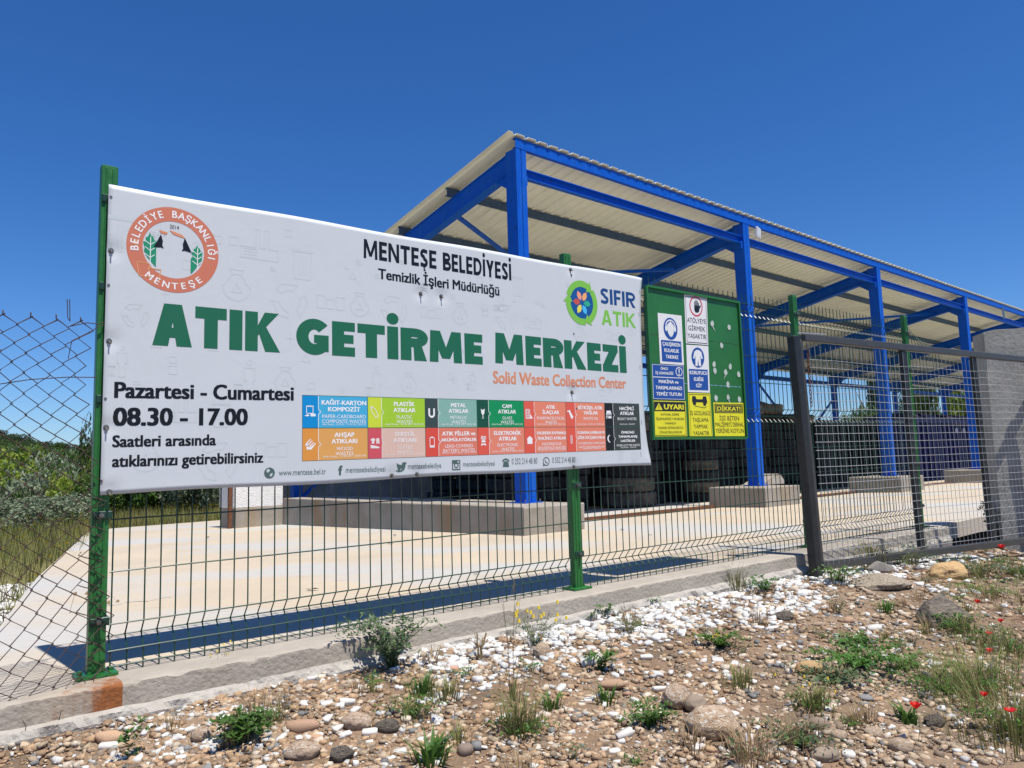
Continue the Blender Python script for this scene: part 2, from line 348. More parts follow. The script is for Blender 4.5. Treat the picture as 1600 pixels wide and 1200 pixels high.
prof = [(-0.113, -0.2, 0), (-0.113, 0, 0), (0.165, 0, 0.15), (0.18, -0.006, -0.35), (0.181, -0.014, -0.25), (0.181, -0.092, 0.2), (0.178, -0.16, 0.2), (0.17, -0.25, 0)]
part('kerb_stretch', rough_strip(0.06, 7.12, 420, prof, 1, 0.006, 0.022), M['kerb'], kb)
part('kerb_stretch', rough_strip(-0.252, 0.0605, 34, prof, 1, 0.006, 0.022), M['kerb_rust'], kb, label='rust stained piece of the kerb below the first post')
part('kerb_stretch', rough_strip(-0.9, -0.2515, 50, prof, 1, 0.006, 0.022), M['kerb'], kb)
prof2 = [(0.1, -0.08, 0.1), (0.182, -0.086, 0.4), (0.200, -0.098, 1.1), (0.215, -0.12, 1.5), (0.205, -0.2, 1), (0.1, -0.3, 0)]
part('footing', rough_strip(-0.9, 7.1, 520, prof2, 5, 0.016), M['rough'], kb)

# ------------------------------------------------------------------ fence
fence = thing('mesh_fence', FP(2.5, 0, 0), 'green welded mesh fence with square posts standing on the kerb', 'fence')
posts = [(0, 2.0), (2.5, 2.0), (5.0, 2.02), (6.95, 2.03)]
for i, (t, h) in enumerate(posts):
    z0 = 0.0067 * t + 0.002
    lean = Vector((0, 0, 0))
    mb = MB(); mb.box(FP(t, 0, z0 + h / 2), 0.03, 0.022, h / 2, fd, fn)
    # pressed ribs on the front face and cap
    mb.box(FP(t - 0.012, 0.024, z0 + h / 2), 0.004, 0.0025, h / 2 - 0.01, fd, fn); mb.box(FP(t + 0.012, 0.024, z0 + h / 2), 0.004, 0.0025, h / 2 - 0.01, fd, fn)
    bevel(part('post', mb, M['green'], fence), 0.003)
    mb = MB(); mb.box(FP(t, 0, z0 + 0.005), 0.07, 0.055, 0.005, fd, fn)
    for a in (-1, 1): mb.cyl(FP(t + a * 0.052, 0.0, z0 + 0.01), FP(t + a * 0.052, 0.0, z0 + 0.024), 0.009, 6)
    part('base_plate', mb, M['green'], fence)
    for zc in (0.20, 0.60, 1.05, 1.50, 1.86):
        mb = MB(); mb.box(FP(t + .006, 0.002, z0 + zc), 0.034, 0.029, 0.016, fd, fn)
        cl = part('clamp', mb, M['green_wire'], fence); bevel(cl, 0.003)
        mb = MB(); mb.cyl(FP(t - 0.0, 0.034, z0 + zc), FP(t, 0.046, z0 + zc), 0.010, 6); mb.cyl(FP(t, 0.046, z0 + zc), FP(t, 0.054, z0 + zc), 0.0055, 6)
        part('bolt', mb, M['bolt'], cl)
ROWS = [0.012, 0.07, 0.12, 0.17, 0.37, 0.57, 0.77, 0.97, 1.02, 1.07, 1.27, 1.47, 1.67, 1.77, 1.82, 1.87]
def fold(z):
    for c in (0.12, 1.02, 1.82):
        if abs(z - c) < 0.05: return -0.042 * (1 - abs(z - c) / 0.05)
    return 0.0
def panel(t0, t1, rust=False, wob=0.0, top=1.97, seed=0):
    n = int(round((t1 - t0) / 0.0588)); mb = MB()
    zs = [-0.02, 0.07, 0.12, 0.17, 0.57, 0.97, 1.02, 1.07, 1.5, 1.77, 1.82, 1.87, top]
    def W(t, z):
        if wob == 0: return 0, 0
        return wob * noise.noise(Vector((t * 1.7, z * 1.5, seed))), wob * noise.noise(Vector((t * 1.9, z * 1.1, seed + 7)))
    for i in range(n + 1):
        t = t0 + 0.02 + (t1 - t0 - 0.04) * i / n; z0 = 0.0067 * t + 0.012
        b = noise.noise(Vector((t * 37, 1, seed))) * 0.004
        pts = []
        for z in zs:
            a_, c_ = W(t, z); pts.append(FP(t + a_ + b * math.sin(z * 5 + i), fold(z) + c_, z0 + z))
        mb.tube(pts, 0.0031, 5)
    for z in ROWS:
        m_ = 14; pts = []
        for i in range(m_ + 1):
            t = t0 + 0.01 + (t1 - t0 - 0.02) * i / m_; a_, c_ = W(t, z); pts.append(FP(t, fold(z) + c_ + 0.005, 0.0067 * t + 0.012 + z + 0.002 * noise.noise(Vector((t * 2, z * 9, seed)))))
        mb.tube(pts, 0.0031, 5)
    return mb
for k, (t0, t1) in enumerate([(0.03, 2.47), (2.53, 4.97), (5.03, 6.92)]):
    part('wire_panel', panel(t0, t1, seed=k, top=(1.885, 1.945, 1.955)[k]), M['green_wire'], fence, stuff=False)
# broken end panel beyond the last post, curled away
mb = MB()
for i in range(10):
    t = 7.0 + i * 0.075; mb.tube([FP(t, 0.0, 1.35), FP(t, 0, 1.77), FP(t + 0.01, -0.03, 1.82), FP(t + 0.02 * i / 10, 0.0 - 0.02 * i, 1.99 - 0.010 * i)], 0.0025, 5)
for z in (1.38, 1.58, 1.77, 1.87):
    mb.tube([FP(7.0 + q * 0.7, 0.004 - 0.02 * q, z + (0.012 if z > 1.6 else 0) * q) for q in (0, 0.4, 0.8, 1.02)], 0.0026, 5)
part('wire_panel', mb, M['green_wire'], fence, label='broken off strip of mesh at the top of the last post')

# ------------------------------------------------------------------ rusty chain link fence on the left
cl = thing('chain_link_fence', FP(-0.5, 0.06, -0.15), 'rusty sagging chain link fence with frayed edge left of the first green post', 'fence')
mb = MB()
P2, RZ = 0.041, 0.0365
def clmap(u, z):
    """u<=0 along the fence, z height: sag and bulge of the old netting"""
    low = sstep(0.85, 0.0, z)
    du = 0.10 * sstep(1.15, 0.1, z) + 0.012 * math.sin(z * 9 + 1.0) * (1 if u > -0.25 else 0.4) + 0.02 * low * noise.noise(Vector((u * 4, z * 5, 2)))
    s = 0.05 + 0.10 * low * sstep(-0.02, -0.4, u) + 0.02 * noise.noise(Vector((u * 3, z * 3, 5)))
    dz = -0.10 * low * low * sstep(0, -0.5, u) + 0.012 * noise.noise(Vector((u * 3, z * 4, 8)))
    return FP(u + du - 0.055, s, z + dz)
nrow = 40
for i in range(30):
    u0 = -0.02 - i * P2; pts = []
    base = 1.355 + 0.008 * noise.noise(Vector((i * 0.5, 0, 0)))
    n_ = nrow + (0 if i > 3 else -1)
    for k in range(n_):
        z = base - k * RZ - (0.0)
        if z < -0.16 + 0.03 * math.sin(i * 1.7): break
        u = u0 + (P2 * 0.5 + 0.0035) * (1 if (k + i) % 2 else -1)
        if u > 0.0: u = 0.0 + 0.006 * math.sin(k * 2.3)
        q = clmap(u, z); q += fn * (0.0022 * (1 if (k % 2) else -1)); pts.append(q)
    if len(pts) < 3: continue
    # twisted knuckle at top
    if i % 2 == 0:
        a = pts[0]; pts = [a + Vector((0.012, 0, 0.004)) - fd * 0.01, a + Vector((0, 0, 0.014))] + pts
    mb.tube(pts, 0.0026, 4)
# loose curled ends at the bottom
for i in range(8):
    u = -0.05 - i * 0.09; c = clmap(u, -0.02); r = 0.03 + 0.02 * random.random(); ph = random.random() * 6
    mb.tube([c + fd * (r * math.cos(ph + q * 0.7)) + Vector((0, 0, r * 1.5 * math.sin(ph + q * 0.7))) + fn * (0.01 + 0.012 * q) for q in range(7)], 0.0014, 4)
part('netting', mb, M['rust_wire'], cl)
def tiewire(pts):
    m_ = MB(); m_.tube(pts, 0.0018, 4); part('tie_wire', m_, M['rust_wire'], cl)
tiewire([FP(-0.13, 0.05, 1.325), FP(-0.07, 0.05, 1.345), FP(-0.03, 0.04, 1.345), FP(0.0, 0.035, 1.36)])
tiewire([FP(-0.13, 0.05, 1.20), FP(-0.12, 0.05, 1.27), FP(-0.06, 0.045, 1.31), FP(-0.03, 0.04, 1.335), FP(0.0, 0.036, 1.35)])
tiewire([FP(-0.9, 0.06, 1.06), FP(-0.5, 0.058, 1.07), FP(-0.36, 0.057, 1.09), FP(-0.25, 0.055, 1.115), FP(-0.13, 0.05, 1.13), FP(-0.03, 0.04, 1.135)])
tiewire([FP(-0.14, 0.05, 1.43), FP(-0.136, 0.05, 1.36), FP(-0.128, 0.05, 1.345), FP(-0.132, 0.052, 1.43)])
for z in (0.12, 0.22, 0.32, 0.43, 0.55, 0.66):
    tiewire([FP(-0.03 + 0.045 * math.sin(q * 0.9), 0.045 + 0.012 * math.sin(q), z - 0.028 + q * 0.0115) for q in range(7)])

# ------------------------------------------------------------------ printed things: drawing in a plane
_tc = {}
def glyphs(s, bold):
    key = (s, bold)
    if key in _tc: return _tc[key]
    c = bpy.data.curves.new('t', 'FONT'); c.body = s; c.offset = 0; c.resolution_u = 3; c.fill_mode = 'FRONT'
    o = bpy.data.objects.new('t', c); COL.objects.link(o)
    dg = bpy.context.evaluated_depsgraph_get(); me = bpy.data.meshes.new_from_object(o.evaluated_get(dg))
    vs = [(v.co.x, v.co.y) for v in me.vertices]; fs = [tuple(p.vertices) for p in me.polygons]
    bpy.data.objects.remove(o); bpy.data.meshes.remove(me); bpy.data.curves.remove(c)
    vs = [(x, y, 0) for x, y in vs]
    if bold > 0.012:
        b = bold * 1.15; v0, f0 = vs, fs; vs, fs = [], []
        D8 = [(-1, 0), (1, 0), (0, 1), (0, -1), (.72, .72), (-.72, .72), (.72, -.72), (-.72, -.72)] if bold > .035 else [(-1, .4), (1, .4), (1, -.4), (-1, -.4)]
        for k, (a, c2) in enumerate([(0, 0)] + D8):
            o_ = len(vs); vs += [(x + a * b, y + c2 * b, (k + 1) * 1.5e-5) for x, y, _ in v0]; fs += [tuple(i + o_ for i in f) for f in f0]
    _tc[key] = (vs, fs); return vs, fs
class Sheet:
    """2D drawing (u,z) mapped onto a real surface; one mesh per call of flush"""
    def __init__(s, fmap): s.map = fmap; s.mb = MB(); s.off = 0.002; s.fine = fmap is BM if 'BM' in globals() else False
    def poly(s, pts, off=None):
        o = s.off if off is None else off
        if len(pts) == 4:
            e1 = max(math.dist(pts[0], pts[1]), math.dist(pts[3], pts[2])); e2 = max(math.dist(pts[1], pts[2]), math.dist(pts[0], pts[3]))
            n1, n2 = (max(1, int(e / 0.03)) for e in (e1, e2))
            if s.fine and n1 * n2 > 1:
                g = []
                for j in range(n2 + 1):
                    for i in range(n1 + 1):
                        a, b = i / n1, j / n2
                        g.append(s.map(*[(pts[0][k] * (1 - a) + pts[1][k] * a) * (1 - b) + (pts[3][k] * (1 - a) + pts[2][k] * a) * b for k in (0, 1)], o))
                s.mb.add(g, [(j * (n1 + 1) + i, j * (n1 + 1) + i + 1, (j + 1) * (n1 + 1) + i + 1, (j + 1) * (n1 + 1) + i) for j in range(n2) for i in range(n1)]); return s
        s.mb.add([s.map(u, z, o) for u, z in pts], [tuple(range(len(pts)))]); return s
    def rect(s, u0, z0, u1, z1, off=None): return s.poly([(u0, z0), (u1, z0), (u1, z1), (u0, z1)], off)
    def disc(s, u, z, ru, rz=None, n=28, off=None):
        rz = rz or ru; return s.poly([(u + ru * math.cos(2 * math.pi * i / n), z + rz * math.sin(2 * math.pi * i / n)) for i in range(n)], off)
    def ring(s, u, z, r0, r1, ry=1.0, a0=0, a1=2 * math.pi, n=40, off=None):
        o = s.off if off is None else off; vs = []
        for i in range(n + 1):
            a = a0 + (a1 - a0) * i / n
            vs += [s.map(u + r0 * math.cos(a), z + r0 * ry * math.sin(a), o), s.map(u + r1 * math.cos(a), z + r1 * ry * math.sin(a), o)]
        s.mb.add(vs, [(2 * i, 2 * i + 1, 2 * i + 3, 2 * i + 2) for i in range(n)]); return s
    def line(s, pts, wd, off=None, closed=False):
        if closed: pts = list(pts) + [pts[0]]
        for (a, b), (c, d) in zip(pts[:-1], pts[1:]):
            L = math.hypot(c - a, d - b) or 1e-6; nx_, nz_ = -(d - b) / L * wd / 2, (c - a) / L * wd / 2
            s.poly([(a + nx_, b + nz_), (a - nx_, b - nz_), (c - nx_, d - nz_), (c + nx_, d + nz_)], off)
        return s
    def text(s, txt, u0, u1, z, cap, bold=0.0, slope=0.0, off=None, center=None):
        vs, fs = glyphs(txt, bold); x0 = min(v[0] for v in vs); x1 = max(v[0] for v in vs); o = s.off if off is None else off
        k = cap / 0.69
        if center is not None: wd = (x1 - x0) * k * center[1]; u0, u1 = center[0] - wd / 2, center[0] + wd / 2
        kx = (u1 - u0) / (x1 - x0)
        b_ = bold * 1.15 if bold > .012 else 0; ky = cap / (.69 + 2 * b_); s.mb.add([s.map(u0 + (x - x0) * kx, z + (y + b_) * ky + slope * (x - x0) * kx, o + dz) for x, y, dz in vs], fs); return s
    def arctext(s, txt, cu, cz, r, cap, a_mid, step, bold=0.02, flip=False, ry=1.0, wx=1.0):
        n = len(txt); k = cap / 0.69
        for i, ch in enumerate(txt):
            if ch == ' ': continue
            a = a_mid + ((n - 1) / 2 - i) * step * (-1 if flip else 1)
            vs, fs = glyphs(ch, bold); xm = (min(v[0] for v in vs) + max(v[0] for v in vs)) / 2
            P = []
            for x, y, dz in vs:
                lx, ly = (x - xm) * k * wx, y * k
                if not flip: rr = r + ly; px, py = math.cos(a) * rr + math.sin(a) * lx, math.sin(a) * rr - math.cos(a) * lx
                else: rr = r - ly; px, py = math.cos(a) * rr - math.sin(a) * lx, math.sin(a) * rr + math.cos(a) * lx
                P.append(s.map(cu + px, cz + py * ry, s.off + dz))
            s.mb.add(P, fs)
        return s
    def flush(s, name, m, parent, label=None):
        o = part(name, s.mb, m, parent, label=label); s.mb = MB(); return o

# heavy block capitals built stroke by stroke (unit cap height)
def block(ch, w):
    P = []
    def R(x0, y0, x1, y1): P.append([(x0, y0), (x1, y0), (x1, y1), (x0, y1)])
    def ST(pts, hw):
        L, Rr = [], []
        for i, p in enumerate(pts):
            a = pts[max(0, i - 1)]; b = pts[min(len(pts) - 1, i + 1)]; dx, dy = b[0] - a[0], b[1] - a[1]; q = math.hypot(dx, dy); nx, ny = -dy / q * hw, dx / q * hw
            L.append((p[0] + nx, p[1] + ny)); Rr.append((p[0] - nx, p[1] - ny))
        for i in range(len(pts) - 1): P.append([Rr[i], Rr[i + 1], L[i + 1], L[i]])
    def arc(cx, cy, rx, ry, a0, a1, n=12): return [(cx + rx * math.cos(math.radians(a0 + (a1 - a0) * i / n)), cy + ry * math.sin(math.radians(a0 + (a1 - a0) * i / n))) for i in range(n + 1)]
    h = w / 2
    if ch == 'A': W = .92; P += [[(0, 0), (w * 1.08, 0), (W / 2 + w * .12, .80), (W / 2 - w * .62, 1)], [(W, 0), (W - w * 1.08, 0), (W / 2 - w * .12, .80), (W / 2 + w * .62, 1)], [(W / 2 - w * .62, 1), (W / 2, .72), (W / 2 + w * .62, 1)]]; R(.26, .20, W - .26, .20 + w * .72)
    elif ch == 'T': W = .78; R(0, 1 - w * .85, W, 1); R(W / 2 - h, 0, W / 2 + h, 1 - w * .84)
    elif ch in 'Iİ': W = w; R(0, 0, w, 1); 
    elif ch == 'K': W = .92; R(0, 0, w, 1); P += [[(w * .9, .36), (w * .9, .60), (W - w * 1.2, 1), (W - .02, 1)], [(w * 1.02, .52), (w * 1.5, .72), (W + .02, 0), (W - w * 1.15, 0)]]
    elif ch == 'G': W = .86; ST(arc(.47, .5, .47 - h, .5 - h * .85, 42, 322, 22), h * .95); R(.46, .33, W - .02, .33 + w * .70); R(W - w * .90, .09, W - .02, .40)
    elif ch == 'E': W = .62; R(0, 0, w, 1); R(w * .9, 0, W, w * .82); R(w * .9, .5 - w * .38, W - .04, .5 + w * .40); R(w * .9, 1 - w * .82, W, 1)
    elif ch == 'F': W = .58; R(0, 0, w, 1); R(w * .9, .48 - w * .38, W - .04, .48 + w * .40); R(w * .9, 1 - w * .82, W, 1)
    elif ch == 'L': W = .58; R(0, 0, w, 1); R(w * .9, 0, W, w * .82)
    elif ch == 'R': W = .80; R(0, 0, w, 1); ST([(w * .9, 1 - h * .82)] + arc(.44, .71, .27, .29 - h * .82, 90, -90, 12) + [(w * .9, .42 + h * .82)], h * .84); P.append([(w * 1.2, .48), (w * 1.95, .50), (W, 0), (W - w * 1.2, 0)])
    elif ch == 'B': W = .74; R(0, 0, w, 1); ST([(w * .9, 1 - h * .8)] + arc(.40, .745, .22, .255 - h * .8, 90, -90, 10) + [(w * .9, .49 + h * .8)], h * .8); ST([(w * .9, .53 - h * .8)] + arc(.42, .27, .26, .27 - h * .8, 90, -90, 10) + [(w * .9, h * .8)], h * .82)
    elif ch == 'D': W = .84; R(0, 0, w, 1); ST([(w * .9, 1 - h * .82)] + arc(.36, .5, .36, .5 - h * .82, 90, -90, 16) + [(w * .9, h * .82)], h * .86)
    elif ch == 'N': W = .86; R(0, 0, w * .88, 1); R(W - w * .88, 0, W, 1); P.append([(0, 1), (W - w * .95, 0), (W, 0), (w * .95, 1)])
    elif ch == 'M': W = 1.10; P += [[(.02, 0), (w * .92, 0), (w * .98, 1), (.05, 1)], [(W - .02, 0), (W - .05, 1), (W - w * .98, 1), (W - w * .92, 0)], [(.05, 1), (w * 1.12, 1), (W / 2 + w * .40, .12), (W / 2 - w * .40, .12)], [(W - .05, 1), (W / 2 + w * .40, .12), (W / 2 - w * .40, .12), (W - w * 1.12, 1)]]
    elif ch == 'Z': W = .72; R(.02, 1 - w * .82, W, 1); R(0, 0, W, w * .82); P.append([(0, w * .7), (w * 1.2, w * .7), (W, 1 - w * .7), (W - w * 1.25, 1 - w * .7)])
    elif ch == 'Y': W = .80; R(W / 2 - h, 0, W / 2 + h, .46); P += [[(0, 1), (W / 2 - h, .36), (W / 2 + h, .42), (w * 1.12, 1)], [(W, 1), (W - w * 1.12, 1), (W / 2 - h, .42), (W / 2 + h, .36)]]
    elif ch in 'SŞ': W = .66; ST([(W - .05, .86)] + arc(.34, .74, .34 - h, .26 - h * .85, 60, 255, 14) + arc(.32, .27, .34 - h, .27 - h * .85, 75, -120, 14) + [(.03, .15)], h * .88)
    else: W = .4
    if ch == 'İ': P.append([(w / 2 + w * .56 * math.cos(i * .524), 1.24 + w * .56 * math.sin(i * .524)) for i in range(12)])
    if ch == 'Ş': R(W / 2 - .05, -.14, W / 2 + .05, .02); R(W / 2 - .05, -.2, W / 2 + .12, -.13)
    return P, W
def blocktext(S, txt, u0, u1, z, cap, w=.27, slope=0.0, gap=.11):
    X = 0; L = []
    for ch in txt:
        if ch == ' ': X += .30; continue
        P, W = block(ch, w); L.append((X, P)); X += W + gap
    kx = (u1 - u0) / (X - gap); off0 = S.off; c = 0
    for x, P in L:
        for i, p in enumerate(P):
            S.off = off0 + i * 1.5e-5; S.poly([(u0 + (x + a) * kx, z + b * cap + slope * (x + a) * kx) for a, b in p])
    S.off = off0

# ------------------------------------------------------------------ banner
BOLTS = [(0.006, 1.644), (0.008, 1.28), (0.006, 0.94), (0.023, 0.691), (1.438, 1.639), (1.563, 1.64), (2.497, 1.913), (2.471, 1.166), (2.465, 0.727), (1.258, 0.714), (1.4, 0.716)]
def ban_edge(z):
    q = (z - 0.722) / 1.22
    return 3.087 + (0.05 if q > .5 else 0.036) * (2 * q - 1) ** 2 + 0.012 * q - 0.006 * math.sin(q * 9)
def BM(u, z, off=0.0):
    d = 0.0
    for bu, bz in BOLTS:
        r2 = ((u - bu) ** 2 + (z - bz) ** 2)
        if r2 < 0.006: d -= 0.008 * math.exp(-r2 / 0.0011) * max(0, 1 - r2 / 0.006)
    c = max(0, u - 3.05)
    d += -1.0 * c * c * (1 - max(0, min(1, (1.0 - z) / 0.3))) + .4 * c * c * max(0, min(1, (1.0 - z) / 0.3))
    if u > 3.05: d += 0.005 * math.exp(-((u - 3.13) ** 2 + (z - 0.75) ** 2) / 0.003)
    return FP(u, 0.052 + d + off, z)
banner = thing('banner', FP(1.5, 0.05, 0.7), 'large white printed vinyl banner for the waste collection centre bolted to the green fence', 'banner')
mb = MB(); NU, NZ = 150, 62
for j in range(NZ + 1):
    for i in range(NU + 1):
        q = j / NZ; zl0 = 0.680; zl1 = 1.913; 
        zc = zl0 + (zl1 - zl0) * q
        u = -0.009 + (ban_edge(zc) + 0.009) * i / NU
        z = zc + (0.0425 * (1 - q) + 0.032 * q) * (u / 3.13)
        # slight scallop of the lower edge between bolts
        z += 0.004 * math.sin(u * 5.2) * (1 - q) ** 4 - 0.003 * math.sin(u * 6.1) * q ** 6
        mb.v.append(tuple(BM(u, z)))
for j in range(NZ):
    for i in range(NU):
        mb.f.append((j * (NU + 1) + i, j * (NU + 1) + i + 1, (j + 1) * (NU + 1) + i + 1, (j + 1) * (NU + 1) + i)); mb.m.append(0)
sh = part('sheet', mb, M['banner'], banner, smooth=True)
md = sh.modifiers.new('thickness', 'SOLIDIFY'); md.thickness = 0.0008; md.offset = -1
INK = flat('black_print', (14, 16, 22)); GRN = mat('green_print', (0.012, 0.135, 0.062), 0.4, 0.05, 4); ORG = mat('orange_print', (0.70, 0.20, 0.10), 0.42, 0.06, 9)
RED = mat('red_orange_print', (0.66, 0.15, 0.07), 0.42, 1, 9, (0.72, 0.32, 0.16)); NAVYP = flat('navy_print', (28, 72, 130)); LIME = mat('lime_print', (0.20, 0.52, 0.06), 0.42)
SLATE = mat('slate_print', (0.075, 0.125, 0.11), 0.45); GHOST = mat('ghost_print', (0.55, 0.60, 0.60), 0.42); WHT = mat('white_print', (0.86, 0.85, 0.84), 0.42)
S = Sheet(BM)
# ghost icons
S.off = 0.0003
def g_tri(u, z, r): S.line([(u, z + r), (u - r, z - r * .8), (u + r, z - r * .8)], 0.0035, closed=True)
def g_circ(u, z, r): S.ring(u, z, r, r - 0.0035, n=18); S.disc(u, z, r * .35, n=8)
def g_plus(u, z, r): S.line([(u - r, z), (u + r, z)], 0.0035); S.line([(u, z - r), (u, z + r)], 0.0035)
def g_sq(u, z, r): S.line([(u - r, z - r), (u + r, z - r), (u + r, z + r), (u - r, z + r)], 0.003, closed=True)
def g_lines(u, z, r):
    for q in range(3): S.line([(u - r, z + (q - 1) * r * .6), (u + r * (1 - .3 * q), z + (q - 1) * r * .6)], 0.003)
def g_bin(u, z, r):
    S.line([(u - r * .6, z + r * .7), (u - r * .5, z - r), (u + r * .5, z - r), (u + r * .6, z + r * .7)], 0.004, closed=True)
    S.rect(u - r * .7, z + r * .72, u + r * .7, z + r * .9)
    for q in (-.25, 0, .25): S.line([(u + q * r, z + r * .5), (u + q * r * .8, z - r * .8)], 0.003)
def g_cans(u, z, r):
    for q in (-1, 0, 1): S.line([(u + q * r - r * .42, z + r * .6 - abs(q) * .0 - (0 if q else r * .3)), (u + q * r - r * .36, z - r * .6), (u + q * r + r * .36, z - r * .6), (u + q * r + r * .42, z + r * .6 - (0 if q else r * .3))], 0.0045, closed=True)
def g_bag(u, z, r):
    S.line([(u + r * math.cos(a) * (1 if math.sin(a) < 0.3 else 0.72), z + r * math.sin(a)) for a in [i * math.pi / 9 for i in range(18)]], 0.0045, closed=True)
    S.line([(u - r * .3, z + r * 1.0), (u - r * .5, z + r * 1.3), (u + r * .5, z + r * 1.3), (u + r * .3, z + r * 1.0)], 0.004); g_tri(u, z - r * .1, r * .35)
def g_rec(u, z, r):
    for k in range(3):
        a = math.pi / 2 + k * 2 * math.pi / 3
        pts = [(u + q * r * math.cos(a + w_), z + q * r * math.sin(a + w_)) for q, w_ in ((1, -.45), (1, .45), (.95, .95), (.62, .85), (.6, .2), (.6, -.35))]
        S.line(pts, 0.0045, closed=True)
def g_fact(u, z, r):
    S.line([(u - r, z - r * .6), (u + r, z - r * .6), (u + r, z), (u + r * .5, z), (u + r * .5, z + r), (u + r * .3, z + r), (u + r * .3, z), (u, z), (u, z + r), (u - r * .2, z + r), (u - r * .2, z), (u - r, z)], 0.004, closed=True)
    for q in range(4): S.line([(u - r * .85, z - r * .15 * (q + .7)), (u - r * .1, z - r * .15 * (q + .7))], 0.003)
def g_man(u, z, r):
    S.ring(u, z + r * .9, r * .16, r * .16 - 0.003, n=12); S.line([(u - r * .3, z + r * .6), (u + r * .3, z + r * .6), (u + r * .3, z - .1 * r), (u + r * .18, z - .1 * r), (u + r * .18, z - r), (u - r * .18, z - r), (u - r * .18, z - .1 * r), (u - r * .3, z - .1 * r)], 0.004, closed=True); g_bin(u - r * .6, z - r * .6, r * .35)
big = [(g_bin, .045, 1.72, .075), (g_fact, .60, 1.745, .085), (g_bin, .80, 1.705, .075), (g_rec, .74, 1.52, .085), (g_bag, .50, 1.555, .06), (g_cans, .94, 1.535, .05),
       (g_bag, 1.09, 1.535, .05), (g_rec, 1.28, 1.535, .075), (g_bag, 1.68, 1.55, .05), (g_cans, 1.50, 1.545, .045), (g_rec, 1.99, 1.57, .075), (g_cans, 2.18, 1.55, .045), (g_bin, 2.08, 1.76, .06),
       (g_fact, 1.95, 1.63, .05), (g_man, .56, 1.155, .08), (g_bag, .72, 1.15, .05), (g_man, 1.18, 1.165, .075), (g_bag, 1.36, 1.165, .045), (g_rec, .43, .80, .085), (g_bag, .15, .82, .055), (g_cans, .66, .845, .05),
       (g_fact, .27, 1.005, .07), (g_bin, .44, 1.0, .055), (g_man, .055, 1.2, .06), (g_bin, 2.86, .785, .03), (g_rec, 2.98, .775, .03), (g_bag, 3.0, 1.6, .05), (g_rec, .1, 1.39, .05), (g_man, 1.75, 1.2, .05), (g_bag, 2.55, 1.52, .045), (g_cans, 2.85, 1.53, .045)]
for f_, u, z, r in big: f_(u, z, r)
rs = random.Random(3)
for i in range(120):
    u, z = 0.03 + rs.random() * 3.0, 0.76 + rs.random() * 1.08
    if any(math.hypot(u - a, z - b) < 0.1 for _, a, b, c in big) or (u > 0.78 and z < 1.12): continue
    rs.choice([g_tri, g_circ, g_plus, g_sq, g_lines, g_lines])(u, z, 0.012 + 0.008 * rs.random())
S.flush('faint_icons', GHOST, banner, label='pale grey line icons printed across the banner')['kind'] = 'stuff'
S.off = 0.0007
for args in (('ATIK', .164, .692, 1.275, .176, .335, .010), ('GETİRME', .769, 1.82, 1.283, .164, .325, .008), ('MERKEZİ', 1.901, 2.946, 1.306, .170, .325, -.002)):
    blocktext(S, *args, gap=.07); S.flush('lettering', GRN, banner, label='big green headline word ' + args[0])
blocktext(S, 'MENTEŞE', 1.112, 1.535, 1.778, .096, .235, .006); S.flush('lettering', INK, banner, label='black heading word MENTEŞE')
blocktext(S, 'BELEDİYESİ', 1.575, 2.034, 1.781, .096, .235, .006); S.flush('lettering', INK, banner, label='black heading word BELEDİYESİ')
for args in (('Temizlik İşleri Müdürlüğü', 1.192, 1.946, 1.683, .056, 0.026, 0.002), ('Pazartesi - Cumartesi', .03, .76, 1.054, .068, 0.032, 0.014), ('08.30 - 17.00', .028, .554, .944, .077, 0.034, 0.014),
             ('Saatleri arasında', .028, .421, .862, .049, 0.030, 0.012), ('atıklarınızı getirebilirsiniz', .029, .622, .785, .049, 0.030, 0.008)):
    S.text(*args); S.flush('lettering', INK, banner, label='black line reading ' + args[0])
S.text('Solid Waste Collection Center', 1.886, 2.935, 1.192, .072, 0.026, 0.010); S.flush('lettering', RED, banner, label='faded orange lettering under the headline')
blocktext(S, 'SIFIR', 2.739, 3.055, 1.731, .098, .22, .009); S.flush('lettering', NAVYP, banner)
blocktext(S, 'ATIK', 2.741, 3.050, 1.597, .094, .22, .015); S.flush('lettering', LIME, banner)
for args in (('www.mentese.bel.tr', .692, .913, .732, .026), ('mentesebelediyesi', 1.012, 1.221, .735, .026), ('mentesebelediye', 1.346, 1.541, .744, .027), ('mentesebelediyesi', 1.677, 1.883, .747, .026), ('0 252 214 48 80', 2.0, 2.183, .751, .032), ('0 552 214 48 80', 2.295, 2.476, .752, .032)):
    S.text(*args); S.flush('lettering', SLATE, banner, label='small grey line reading ' + args[0])
# footer icons
S.ring(.65, .745, .024, .0, n=24); S.flush('globe_icon', SLATE, banner)
S.off = 0.0012; S.poly([(.636, .758), (.646, .764), (.652, .755), (.645, .747), (.638, .748)]).poly([(.655, .742), (.664, .745), (.662, .734), (.655, .728), (.650, .735)]); S.flush('globe_icon', GHOST, banner); S.off = 0.0007
S.text('f', .974, .996, .724, .046, 0.04); S.flush('letter_icon', SLATE, banner)
u0, z0, k_ = 1.31, .752, .030
S.poly([(u0 + a * k_, z0 + b * k_) for a, b in ((-1, .75), (-.75, .35), (-.95, .38), (-.7, 0), (-.85, -.02), (-.5, -.32), (-.72, -.42), (-1.1, -.5), (-.6, -.72), (.0, -.7), (.5, -.4), (.72, .1), (.75, .45), (1.02, .72), (.8, .68), (.95, .9), (.68, .8), (.4, .9), (.1, .7), (.02, .38), (-.5, .5))]); S.flush('bird_icon', SLATE, banner)
u0, z0 = 1.633, .756
S.rect(u0 - .026, z0 - .026, u0 + .026, z0 + .026).flush('camera_icon', SLATE, banner)
